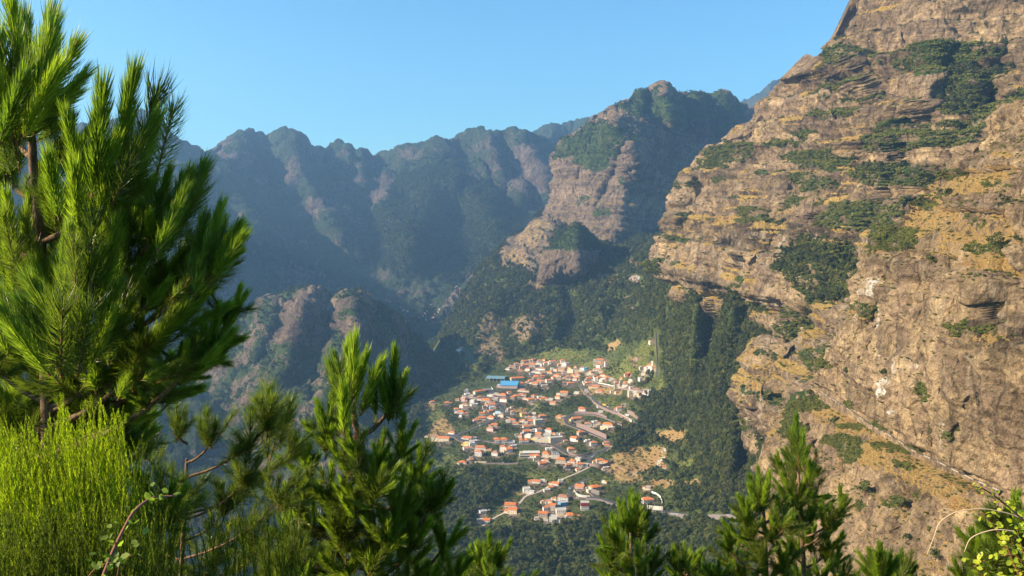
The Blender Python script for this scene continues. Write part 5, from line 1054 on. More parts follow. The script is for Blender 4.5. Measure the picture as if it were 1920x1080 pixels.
def crown_mesh(name, lobes, per, size, mat, seed, flat=1.0, base=.25):
    """a crown of many separate leaf clumps spread over several lobes, height about 1, foot at 0"""
    r = np.random.default_rng(seed); vs = []; n = 0
    for cx, cy, cz, rad in lobes:
        k = int(per * (rad / .3) ** 2)
        d = r.normal(size=(k, 3)); d /= np.linalg.norm(d, axis=1)[:, None]; d[:, 2] = np.where(d[:, 2] < -.3, -d[:, 2] * .6, d[:, 2])
        rr = rad * (1 - .35 * r.random(k) ** 2) * (1 + .12 * r.normal(size=k))
        c = np.stack([cx + d[:, 0] * rr, cy + d[:, 1] * rr, cz + d[:, 2] * rr * flat], 1)
        nrm = d + r.normal(size=(k, 3)) * .26; nrm /= np.linalg.norm(nrm, axis=1)[:, None]
        t = np.cross(nrm, r.normal(size=(k, 3))); t /= np.linalg.norm(t, axis=1)[:, None]; b = np.cross(nrm, t)
        s = (size * (.6 + .9 * r.random(k)))[:, None]
        q = [c + t * s, c + b * s * (.5 + .5 * r.random((k, 1))) + nrm * s * .25, c - t * s * (.6 + .5 * r.random((k, 1))), c - b * s * .8 - nrm * s * .1]
        vs.append(np.stack(q, 1).reshape(-1, 3)); n += k
    v = np.concatenate(vs); f = np.arange(n * 4).reshape(-1, 4)
    return mesh_np(name, v, f, (mat,), smooth=False)
def lobes(seed, n, spread, zlo, zhi, r0, r1):
    r = random.Random(seed); L = [(0, 0, (zlo + zhi) / 2, r1)]
    for i in range(n):
        a = i / n * 6.28 + r.uniform(-.4, .4); z = r.uniform(zlo, zhi); s = spread * (1 - .5 * (z - zlo) / (zhi - zlo + 1e-6)) * r.uniform(.5, 1)
        L.append((math.cos(a) * s, math.sin(a) * s, z, r.uniform(r0, r1)))
    return L
def tube(pts, radii, sides=6):
    """swept tube through points -> verts, faces"""
    pts = [Vector(p) for p in pts]; vs = []; fs = []
    up = Vector((0, 0, 1))
    for i, p in enumerate(pts):
        t = (pts[min(i + 1, len(pts) - 1)] - pts[max(i - 1, 0)]).normalized()
        a = t.cross(Vector((0.13, 1, .21))).normalized(); b = t.cross(a)
        for k in range(sides):
            th = 2 * math.pi * k / sides
            vs.append(p + (a * math.cos(th) + b * math.sin(th)) * radii[i])
    for i in range(len(pts) - 1):
        for k in range(sides):
            k2 = (k + 1) % sides
            fs.append((i * sides + k, i * sides + k2, (i + 1) * sides + k2, (i + 1) * sides + k))
    vs.append(pts[-1]); e = len(vs) - 1; o = (len(pts) - 1) * sides
    fs += [(o + k, o + (k + 1) % sides, e, e) for k in range(sides)]
    return vs, fs
def pymesh(name, vs, fs, mats=(), smooth=True, fm=None):
    me = bpy.data.meshes.new(name)
    fs = [tuple(dict.fromkeys(f)) for f in fs]
    me.from_pydata([tuple(v) for v in vs], [], fs)
    for m in mats: me.materials.append(m)
    me.polygons.foreach_set('use_smooth', [smooth] * len(fs))
    if fm: me.polygons.foreach_set('material_index', fm)
    me.update(); return me
TRUNK_ME = pymesh('trunk', *tube([(0, 0, -.15), (.01, 0, .1), (-.01, .02, .3), (.01, .0, .55)], [.035, .028, .022, .012], 5), (M_BARK,))
BROAD = [crown_mesh('broadleaf_crown', lobes(s, 8, .34, .38, .82, .17, .27), 46, .075, M_LEAF_MID, s) for s in (1, 2, 3, 4)]
DARKC = [crown_mesh('evergreen_crown', lobes(s, 8, .26, .30, .85, .14, .22), 50, .062, M_LEAF_DARK, s) for s in (11, 12, 13)]
FARC = [crown_mesh('far_crown', lobes(s, 5, .30, .3, .78, .2, .3), 16, .13, M_LEAF_FAR, s) for s in (21, 22, 23)]
SCRUBC = [crown_mesh('scrub_clump', lobes(s, 6, .55, .1, .38, .22, .34), 22, .12, M_SCRUB, s, .7) for s in (31, 32, 33)]
def cypress_crown(seed, mat, w=.11):
    L = [(0, 0, z, w * math.sin(math.pi * min(1, (z * .95 + .12))) + .015) for z in np.linspace(.08, .95, 9)]
    return crown_mesh('cypress_crown', L, 130, .035, mat, seed, 1.4)
CYP = [cypress_crown(s, M_LEAF_DARK) for s in (41, 42)]
def gn_scatter(name, pts, scl, protos, seed=1, kind='stuff'):
    """one stuff object: points of the place, each carrying one of a few tree shapes"""
    me = bpy.data.meshes.new(name); pts = np.asarray(pts, np.float32)
    me.vertices.add(len(pts)); me.vertices.foreach_set('co', pts.ravel())
    r = np.random.default_rng(seed)
    a = me.attributes.new('scl', 'FLOAT_VECTOR', 'POINT')
    s = np.asarray(scl, np.float32)[:, None] * np.stack([.8 + .4 * r.random(len(pts)), .8 + .4 * r.random(len(pts)), .75 + .5 * r.random(len(pts))], 1)
    a.data.foreach_set('vector', s.astype(np.float32).ravel())
    a = me.attributes.new('rot', 'FLOAT_VECTOR', 'POINT')
    rr = np.stack([.1 * r.normal(size=len(pts)), .1 * r.normal(size=len(pts)), 6.28 * r.random(len(pts))], 1); a.data.foreach_set('vector', rr.astype(np.float32).ravel())
    a = me.attributes.new('pick', 'INT', 'POINT'); a.data.foreach_set('value', r.integers(0, len(protos), len(pts)).astype(np.int32))
    o = tag(link(name, me), kind=kind)
    g = bpy.data.node_groups.new(name, 'GeometryNodeTree')
    g.interface.new_socket('Geometry', in_out='INPUT', socket_type='NodeSocketGeometry'); g.interface.new_socket('Geometry', in_out='OUTPUT', socket_type='NodeSocketGeometry')
    gi = g.nodes.new('NodeGroupInput'); go = g.nodes.new('NodeGroupOutput')
    ip = g.nodes.new('GeometryNodeInstanceOnPoints'); jn = g.nodes.new('GeometryNodeJoinGeometry')
    for me_p in reversed(protos):
        po = bpy.data.objects.new('proto', me_p)
        oi = g.nodes.new('GeometryNodeObjectInfo'); oi.inputs['Object'].default_value = po; oi.inputs['As Instance'].default_value = True
        g.links.new(oi.outputs['Geometry'], jn.inputs[0])
    def attr(nm, dt):
        n = g.nodes.new('GeometryNodeInputNamedAttribute'); n.data_type = dt; n.inputs['Name'].default_value = nm; return n.outputs['Attribute']
    g.links.new(gi.outputs[0], ip.inputs['Points']); g.links.new(jn.outputs[0], ip.inputs['Instance'])
    ip.inputs['Pick Instance'].default_value = True
    g.links.new(attr('pick', 'INT'), ip.inputs['Instance Index'])
    g.links.new(attr('scl', 'FLOAT_VECTOR'), ip.inputs['Scale'])
    g.links.new(attr('rot', 'FLOAT_VECTOR'), ip.inputs['Rotation'])
    g.links.new(ip.outputs[0], go.inputs[0])
    md = o.modifiers.new('trees', 'NODES'); md.node_group = g
    return o
def sample(R, w, n, seed=0, jitter=True):
    """n random surface points of a hillside, weighted by w and by real area; returns points and grid index"""
    r = np.random.default_rng(seed)
    w = (w * R.area).ravel().astype(float); w[R.area.ravel() > np.quantile(R.area, .995)] = 0
    c = np.cumsum(w); k = np.searchsorted(c, r.random(n) * c[-1]); k = np.minimum(k, w.size - 1)
    P = R.P.reshape(-1, 3)[k].copy(); h, wd = R.px.shape
    i, j = k // wd, k % wd
    P += (R.P[np.minimum(i + 1, h - 1), j] - R.P[i, j]) * r.random((n, 1)) + (R.P[i, np.minimum(j + 1, wd - 1)] - R.P[i, j]) * r.random((n, 1))
    return P, k
def thin(P, cell):
    key = np.floor(P / cell).astype(np.int64); key = key[:, 0] * 100003 + key[:, 1] + key[:, 2] * 7919000009
    _, i = np.unique(key, return_index=True); return i
# ---- wooded slopes of the valley
R = VALLEY
x, y = warp(R, 6, .04)
vil = in_poly(x, y, VIL).astype(float)
tan_field = np.clip(R.nogrow + R.fld, 0, 1)
clump = sstep(-.25, .2, fbm(R.P[..., 0] / 45, R.P[..., 1] / 45, 3.3, 3))
KEEP_CLEAR = np.zeros(R.px.shape)
WOODS_R = polys(R, [[(1255, 600), (1300, 515), (1340, 555), (1380, 530), (1480, 560), (1480, 900), (1400, 965), (1350, 960), (1345, 900), (1310, 880), (1300, 850), (1290, 825), (1225, 812), (1180, 850), (1150, 850), (1150, 805), (1196, 790), (1205, 748), (1248, 745), (1242, 640)]], 9)
dens = np.where(vil > 0, .16 * clump, .75 * clump + .25) * (1 - .93 * tan_field)
dens = np.maximum(dens, WOODS_R)
dens *= 1 - R.nogrow * .9
for e in [(1150, 690, 20, 14), (1040, 715, 34, 8), (1010, 722, 20, 6), (1020, 765, 20, 8), (1080, 755, 26, 12), (1110, 805, 30, 10), (1000, 800, 26, 8), (850, 775, 20, 20), (880, 790, 16, 10), (960, 755, 20, 6), (1130, 835, 16, 12), (960, 800, 24, 9), (1200, 710, 20, 16), (905, 880, 40, 10), (1070, 880, 30, 6)]:
    dens = np.maximum(dens, .8 * (((x - e[0]) / e[2]) ** 2 + ((y - e[1]) / e[3]) ** 2 < 1))
dens *= (R.py < 1120)
def clear_of(P, h_px=6, front=6):
    """keep trees off houses and roads and from standing right in front of them"""
    x, y = to_px(P); ok = np.ones(len(P), bool)
    hx = 3.0
    for x0, x1, y0, y1 in OCC: ok &= ~((x > x0 - hx) & (x < x1 + hx) & (y > y0) & (y < y1))
    for i in range(len(ROADA)):
        rx, ry, w = ROADA[i]; ok &= ~((np.abs(x - rx) < w / 2 + 3.2) & (y > ry - 2.5) & (y < ry + front))
    return ok
_t = (.35 * fbm(R.P[..., 0] / 80, R.P[..., 1] / 80, 3.0, 4) - .5 * np.clip(dens * 1.2, 0, 1)).astype(np.float32)   # ground tone darker where trees stand densely
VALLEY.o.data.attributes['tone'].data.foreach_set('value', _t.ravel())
P, k = sample(R, dens, 60000, 3)
i = thin(P, 6.6); P = P[i]; k = k[i]
P = P[clear_of(P)]
x, y = to_px(P)
right = in_poly(x, y, [(1240, 590), (1300, 500), (1500, 500), (1500, 980), (1300, 960), (1290, 830), (1160, 860), (1150, 800), (1205, 745)]) | (y < 600)
# the individuals: nearest and most legible trees
vis = (y > 640) & (y < 1075) & (x > 790) & (x < 1400)
in_vil = in_poly(x, y, VIL)
order = np.argsort(-(in_vil * 400 + (1500 - P[:, 1]) * .3 + RNG.random(len(P)) * 500) * vis)
pick = order[:270]
zones = [([(1240, 500), (1500, 500), (1500, 1000), (1260, 1000), (1260, 830)], 'wood at the cliff foot'), ([(780, 870), (1000, 870), (1000, 1090), (780, 1090)], 'wood below the lower left edge of the village'), ([(1000, 880), (1260, 880), (1260, 1090), (1000, 1090)], 'wood below the hairpin road and lowest houses'), ([(780, 640), (905, 640), (905, 880), (780, 880)], 'green shoulder left of the village'), ([(905, 640), (1085, 640), (1085, 880), (905, 880)], 'gardens among the village houses'), ([(1085, 640), (1260, 640), (1260, 760), (1085, 760)], 'green slope around the church and upper road')]
def zone(px, py):
    for p, n in zones:
        if in_poly(np.array([px]), np.array([py]), p)[0]: return n
    return 'terraced slope beside the dry field'
TREES = []
for q in pick:
    dark = bool(right[q]); px_, py_ = x[q], y[q]
    t = empty('broadleaf_tree' if not dark else 'evergreen_tree', P[q].tolist(), random.uniform(0, 6.28)); s = random.uniform(6.5, 10) if not dark else random.uniform(11, 16)
    if in_vil[q]: s *= .72
    t.scale = (s * random.uniform(.85, 1.1),) * 2 + (s,)
    link('trunk', TRUNK_ME, t); link('crown', random.choice(DARKC if dark else BROAD), t)
    z = zone(px_, py_); w = 'dark round-crowned tree' if dark else 'green round-crowned tree'
    mk = min(MARKS + [(1330, 640, 'the cliff-foot wood crest'), (1330, 760, 'the shaded wood gully'), (1300, 1000, 'the gorge road guard stones'), (900, 920, 'the lower left ravine'), (830, 720, 'the left rim of the village'), (1000, 1020, 'the lowest village houses'), (1150, 1020, 'the small gorge-road pine')], key=lambda c: math.hypot(c[0] - px_, c[1] - py_))
    dx, dy = px_ - mk[0], (py_ - mk[1]) * 1.3; dr = ('right of' if dx > 0 else 'left of') if abs(dx) > abs(dy) else ('above' if dy < 0 else 'below')
    TREES.append((t, w, dr, mk[2], math.hypot(dx, dy), s > 9, z, dark))
tk = {}
for e in TREES: tk.setdefault((e[1], e[2], e[3], e[5]), []).append(e)
for (w, dr, mk, big_), L in tk.items():
    L.sort(key=lambda e: e[4])
    for i, e in enumerate(L):
        o_ = f', {ORD[i]},' if i < 10 and len(L) > 1 else ''
        if i < 10: lab = f"{'tall' if big_ else 'low'} {w}{o_} {dr} {mk}"
        else: lab = f"{'tall' if big_ else 'low'} {w} in the cluster farthest {dr} {mk}"
        tag(e[0], lab, 'tree', 'trees around ' + mk)
rest = np.ones(len(P), bool); rest[pick] = False
Pd, Pm = P[rest & right], P[rest & ~right]
gn_scatter('dark_wood', Pd, 8.5 + 12 * RNG.random(len(Pd)) ** 1.6, DARKC + BROAD[:1], 5)
sm = np.where(in_poly(*to_px(Pm), VIL), 5.4, 10)
gn_scatter('valley_wood', Pm, sm * (.65 + .85 * RNG.random(len(Pm)) ** 1.5), BROAD + DARKC[:1], 6)
# low growth between: hedges, vines, bushes
P, k = sample(R, np.clip(.6 - R.nogrow * .3, 0, 1) * (R.py > 560), 26000, 8); P = P[thin(P, 3.6)]; P = P[clear_of(P, front=2)]
gn_scatter('valley_scrub', P, 2.6 + 1.8 * RNG.random(len(P)), SCRUBC, 7)
# ---- far forests
R = FAR; fw = R.veg * (R.py < 640) * (R.py > 18 + np.interp(R.px, [q[0] for q in SKY_L], [q[1] for q in SKY_L])) * (R.px > 380) * (R.px < 1060)
fw = np.where(polys(R, [[(690, 480), (700, 400), (760, 330), (830, 310), (920, 360), (1000, 410), (1000, 440), (900, 510), (840, 540), (740, 520)]], 8), fw * 2.5, fw * sstep(.6, .95, R.veg) * .5)
P, k = sample(R, fw, 22000, 9); P = P[thin(P, 13)]; gn_scatter('far_forest', P, 12 + 6 * RNG.random(len(P)), FARC, 8)
R = PATCHES['valley_spur']; P, k = sample(R, sstep(.5, .8, R.veg) * (R.py < 800), 5000, 10); P = P[thin(P, 9)]; gn_scatter('spur_wood', P, 7 + 4 * RNG.random(len(P)), FARC, 9)
R = PATCHES['rocky_knoll']; P, k = sample(R, sstep(.5, .8, R.veg) * 1.0, 1500, 11); P = P[thin(P, 7)]; gn_scatter('knoll_wood', P, 5.5 + 2.5 * RNG.random(len(P)), FARC, 10)
R = PATCHES['central_massif']; P, k = sample(R, sstep(.5, .8, R.veg) * 1.0, 9000, 12); P = P[thin(P, 9)]; gn_scatter('massif_scrub', P, 4.5 + 4 * RNG.random(len(P)), FARC, 11)
# ---- shrubs and small trees on the cliff ledges
R = CLIFF
gul = polys(R, [[(1478, 515), (1526, 452), (1580, 460), (1645, 465), (1640, 545), (1575, 590), (1530, 548)], (1810, 170, 34, 50), [(1868, 95), (1905, 85), (1905, 150), (1880, 185)], (1680, 330, 50, 14), (1850, 120, 14, 14)], 8)
P, k = sample(R, gul * (.3 + R.n[..., 2].clip(0, 1)), 3600, 13); P = P[thin(P, 6)]; gn_scatter('ravine_wood', P, 8 + 5 * RNG.random(len(P)), DARKC + BROAD[:1], 12)
P, k = sample(R, sstep(.35, .7, R.veg) * (R.py > -20) * (.25 + R.vmask), 24000, 14); P = P[thin(P, 3.6)]; gn_scatter('ledge_scrub', P, 4 + 2.4 * RNG.random(len(P)), SCRUBC, 13)
P, k = sample(R, sstep(.3, .7, R.n[..., 2]) * (R.py > -20) * .5 + .02, 3000, 15); gn_scatter('cliff_tufts', P, 2 + 2.6 * RNG.random(len(P)), SCRUBC, 14)
R = NEAR
P, k = sample(R, sstep(.35, .75, R.veg) * (R.py > 200) * (.25 + R.vmask), 14000, 16); P = P[thin(P, 1.5)]; gn_scatter('near_ledge_scrub', P, 1.4 + 1.3 * RNG.random(len(P)), SCRUBC, 15)
P, k = sample(R, (R.py > 200) * (.03 + sstep(.35, .7, R.n[..., 2])), 3600, 17); gn_scatter('near_cliff_tufts', P, .8 + 1.5 * RNG.random(len(P)), SCRUBC, 16)
print('woods', round(time.time() - T0, 1))
# ================================================================== single trees on the near cliff
def pine_crown_flat(seed):
    r = random.Random(seed); L = []
    for i in range(9):
        z = .38 + .6 * i / 9; s = .3 * (1 - .75 * (i / 9)) + .05; a = r.uniform(0, 6.28)
        L.append((math.cos(a) * s * .8, math.sin(a) * s * .8, z, s * .62 + .05))
    return crown_mesh('pine_crown', L, 60, .05, M_LEAF_DARK, seed, .45)
FLATP = [pine_crown_flat(51), pine_crown_flat(52)]
TALLTR = pymesh('trunk', *tube([(0, 0, -.1), (.02, 0, .2), (-.01, .02, .5), (.01, 0, .9)], [.03, .024, .018, .008], 6), (M_BARK,))
for px_, py_, hp_, kind_, lab_ in [(1865, 475, 42, 'f', 'lone dark pine with a slanting trunk on the golden grass slope'), (1881, 408, 44, 'f', 'slender pine with bare trunk beside the leaning dead tree'), (1700, 478, 26, 'f', 'small pine on the green shoulder at the edge of the near cliff'),
        (1745, 830, 46, 'c', 'tall narrow tree above the old cliff road, right of the pair'), (1728, 815, 30, 'c', 'right tree of the close pair above the old cliff road'), (1716, 812, 30, 'c', 'left tree of the close pair above the old cliff road'), (1779, 832, 26, 'b', 'rounded tree just right of the tall narrow one above the road'), (1833, 763, 38, 'c', 'conical dark tree high on the bare face of the near cliff'),
        (1760, 738, 18, 'c', 'small dark tree clinging to the rock face'), (1621, 930, 30, 'b', 'dark round bush-like tree below the old road'), (1688, 955, 24, 'b', 'squat round tree among rocks below the old road'), (1518, 748, 20, 'b', 'round tree beside the start of the old road'), (1496, 690, 14, 'b', 'small round tree left of the old road start'), (1565, 800, 20, 'b', 'little round tree on the slope just below the road start'),
        (1658, 706, 18, 'b', 'small round tree on the tan rock left of the white streak'), (1588, 702, 14, 'b', 'lone round shrub on the cliff above the old road start'), (1778, 372, 20, 'b', 'green round tree at the top edge of the near cliff'), (1745, 496, 20, 'b', 'dark round tree on the brow of the near cliff'), (1700, 1016, 18, 'b', 'low green tree near the bottom of the cliff, left of the brown scar'), (1753, 1050, 22, 'b', 'small tree at the foot of the pale crag near the right'),
        (1905, 452, 12, 'b', 'round bush at the right edge of the golden slope'), (1728, 128, 20, 'b', 'lone dark tree high on the stepped cliff near the top')]:
    R_ = NEAR if not (py_ < 200) else CLIFF
    h = hit(R_, px_, py_)
    if h is None: continue
    hm = hp_ * h.y / F; t = empty({'f': 'pine_tree', 'c': 'conical_tree', 'b': 'round_tree'}[kind_], h, random.uniform(0, 6)); 
    t.scale = {'f': (hm, hm, hm), 'c': (hm * 1.3, hm * 1.3, hm), 'b': (hm * 1.15, hm * 1.15, hm)}[kind_]
    link('trunk', TALLTR if kind_ == 'f' else TRUNK_ME, t); link('crown', random.choice({'f': FLATP, 'c': CYP, 'b': BROAD}[kind_]), t); tag(t, lab_, 'tree')
for i in range(14):                                                   # the cypress row in the village
    x_ = [912, 917, 922, 927, 933, 938, 944, 950, 955, 960, 964, 968, 888, 894][i]; y_ = [867, 868, 868, 867, 868, 868, 868, 868, 868, 867, 866, 865, 873, 874][i]; h = hit(VALLEY, x_, y_); hm = (17 if 5 < i < 12 else 12) * h.y / F
    t = empty('cypress_tree', h, i); t.scale = (hm * 1.25, hm * 1.25, hm); link('trunk', TRUNK_ME, t); link('crown', CYP[i % 2], t)
    tag(t, f'slim dark cypress, {["first", "second", "third", "fourth", "fifth", "sixth", "seventh", "eighth", "ninth", "tenth", "eleventh", "twelfth", "left of the separate pair", "right of the separate pair"][i]}{" from the left in the row" if i < 12 else ""}', 'cypress', 'cypresses in the row below the main street')
def stick(pts, r0, r1, sides=6):
    return tube(pts, np.linspace(r0, r1, len(pts)).tolist(), sides)
h = hit(NEAR, 1845, 408); hm = 36 * h.y / F                          # dead tree
t = tag(empty('dead_tree', h), 'leafless grey tree arching left over the green bushes on the cliff ledge', 'tree'); M_DEAD = plain('dead_wood', (.22, .17, .15))
pymesh('trunk', *stick([(0, 0, -.5), (-.03 * hm, 0, .25 * hm), (-.12 * hm, 0, .55 * hm), (-.3 * hm, 0, .85 * hm)], .022 * hm, .012 * hm)); tr = link('trunk', pymesh('trunk', *stick([(0, 0, -.5), (-.03 * hm, 0, .25 * hm), (-.12 * hm, 0, .55 * hm), (-.3 * hm, 0, .85 * hm)], .022 * hm, .012 * hm), (M_DEAD,)), t)
for a, b in (((-.12, .55), (.25, 1.0)), ((-.3, .85), (-.8, .62)), ((-.3, .85), (-.55, 1.0)), ((-.3, .85), (-.05, 1.05)), ((-.2, .7), (-.6, .75)), ((-.08, .4), (.2, .7))):
    link('branch', pymesh('branch', *stick([(a[0] * hm, 0, a[1] * hm), ((a[0] + b[0]) / 2 * hm, .1 * hm, ((a[1] + b[1]) / 2 + .06) * hm), (b[0] * hm, 0, b[1] * hm)], .01 * hm, .004 * hm, 5), (M_DEAD,)), t)
# ---- the old cliff road and its edge
P_, n_ = road('old_cliff_road', [(x, y + 1) for x, y, _ in ROAD_LINE[:-1]], 4.6, plain('old_worn_asphalt', (.15, .125, .105), .95, .4, .4), R=NEAR, z_up=.9, thick=7, edge=M_NEAR)
t = tag(empty('parapet', P_[0].tolist()), 'broken whitish stone parapet along the outer edge of the old cliff road', 'parapet')
side = -1 if (P_[0] - n_[0] * 2)[1] < (P_[0] + n_[0] * 2)[1] else 1
nblk = 0
for i in range(len(P_) - 1):
    for q in (0, .5):
        p = P_[i] * (1 - q) + P_[i + 1] * q + side * n_[i] * 2.2 - P_[0]
        if random.random() < (.6 if math.sin(i * .55) > .1 else .06) and nblk < 250:
            d = P_[i + 1] - P_[i]; o = link('stone_block', bpy.data.meshes.get('stone_block') or MB().box(-1.0, 1.0, -.2, .2, 0, .6).build('stone_block', plain('lichened_stone', (.34, .29, .23))).data, t); o.location = p + np.array([0, 0, .9]); o.rotation_euler = (0, 0, math.atan2(d[1], d[0]) + random.uniform(-.06, .06)); nblk += 1
for o in [o for o in bpy.data.objects if o.name.startswith('stone_block') and o.parent is None]: bpy.data.objects.remove(o)
wall_thing([(1704, 849), (1712, 853), (1720, 857), (1727, 860)], 0.1, 'grey stone buttress wall holding up the old cliff road', M_DARKST, 1.4, NEAR, base=9)
# ================================================================== foreground pines
def needle_material(name, dark, light, rough=.38, spec=.5):
    N = NT(name); inf = N.n('ShaderNodeObjectInfo').outputs['Random']; isl = N.n('ShaderNodeNewGeometry').outputs['Random Per Island']
    col = N.mix(inf, dark, light); k = N.mix(isl, (.6, .65, .5), (1.35, 1.3, 1.3)); col = N.mix(1.0, col, k, 'MULTIPLY')
    b = N.bsdf(col, rough, spec); tr = N.n('ShaderNodeBsdfTranslucent'); N.t.links.new(N.mix(1.0, col, (1.7, 1.9, .8), 'MULTIPLY'), tr.inputs[0])
    mx = N.n('ShaderNodeMixShader', i_0=.48); N.t.links.new(b.outputs[0], mx.inputs[1]); N.t.links.new(tr.outputs[0], mx.inputs[2])
    return N.finish(mx)
M_NEEDLE = needle_material('fresh_pine_needles', (.12, .185, .022), (.28, .345, .042))
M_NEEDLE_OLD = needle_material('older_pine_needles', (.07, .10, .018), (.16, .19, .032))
M_TWIG = plain('reddish_twig', (.20, .09, .035), .8)
def shoot_mesh(seed, n, ln, wd, ang0, ang1, mat, z0=.02, z1=.72, droop=0.0):
    """a shoot: woody stem with needles all round it, pointing forward; unit length"""
    r = np.random.default_rng(seed); q = r.random(n) ** .85
    z = z0 + (z1 - z0) * q; th = r.random(n) * 6.283; an = np.radians(ang0 + (ang1 - ang0) * r.random(n)) * (1.15 - .65 * q)
    L = ln * (.75 + .4 * r.random(n))
    rad = np.stack([np.cos(th), np.sin(th), 0 * th], 1); ax = np.array([0, 0, 1.0])
    d0 = rad * np.sin(an)[:, None] + ax * np.cos(an)[:, None]
    an2 = an * (.55 + .3 * r.random(n)); d1 = rad * np.sin(an2)[:, None] + ax * np.cos(an2)[:, None]
    d1[:, 0] += droop * r.normal(size=n); d1[:, 1] += droop * r.normal(size=n)
    b = np.stack([0 * z, 0 * z, z], 1) + rad * .008
    m = b + d0 * (L * .5)[:, None]; e = m + d1 * (L * .5)[:, None]
    s = np.cross(d0, r.normal(size=(n, 3))); s /= np.linalg.norm(s, axis=1)[:, None]; w = wd * (.8 + .5 * r.random(n))[:, None]
    v = np.stack([b - s * w * .5, b + s * w * .5, m + s * w * .5, m - s * w * .5, e], 1).reshape(-1, 3)
    i = np.arange(n) * 5
    f4 = np.stack([i, i + 1, i + 2, i + 3], 1); f3 = np.stack([i + 3, i + 2, i + 4], 1)
    tv, tf = stick([(0, 0, 0), (.004, 0, .4), (0, .004, .8)], .016, .007, 4); o = n * 5
    verts = v.tolist() + [tuple(p) for p in tv]
    faces = f4.tolist() + f3.tolist() + [tuple(dict.fromkeys(a + o for a in f)) for f in tf]
    me = bpy.data.meshes.new('needle_shoot'); me.from_pydata(verts, [], faces); me.materials.append(mat); me.materials.append(M_TWIG)
    me.polygons.foreach_set('material_index', [0] * (2 * n) + [1] * len(tf)); me.update(); return me
NEAR_SH = [shoot_mesh(s, 520, .25, .0075, 20, 48, M_NEEDLE) for s in (1, 2, 3)]
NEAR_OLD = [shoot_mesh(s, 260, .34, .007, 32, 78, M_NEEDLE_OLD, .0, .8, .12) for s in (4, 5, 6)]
MID_SH = [shoot_mesh(s, 330, .25, .0115, 20, 46, M_NEEDLE) for s in (7, 8, 9)]
MID_OLD = [shoot_mesh(s, 200, .33, .0105, 34, 75, M_NEEDLE_OLD, .0, .8, .1) for s in (10, 11)]
def curve_pts(a, b, bend, n=6):
    a, b, bend = Vector(a), Vector(b), Vector(bend); return [a * (1 - t) ** 2 + bend * 2 * t * (1 - t) + b * t * t for t in [i / (n - 1) for i in range(n)]]
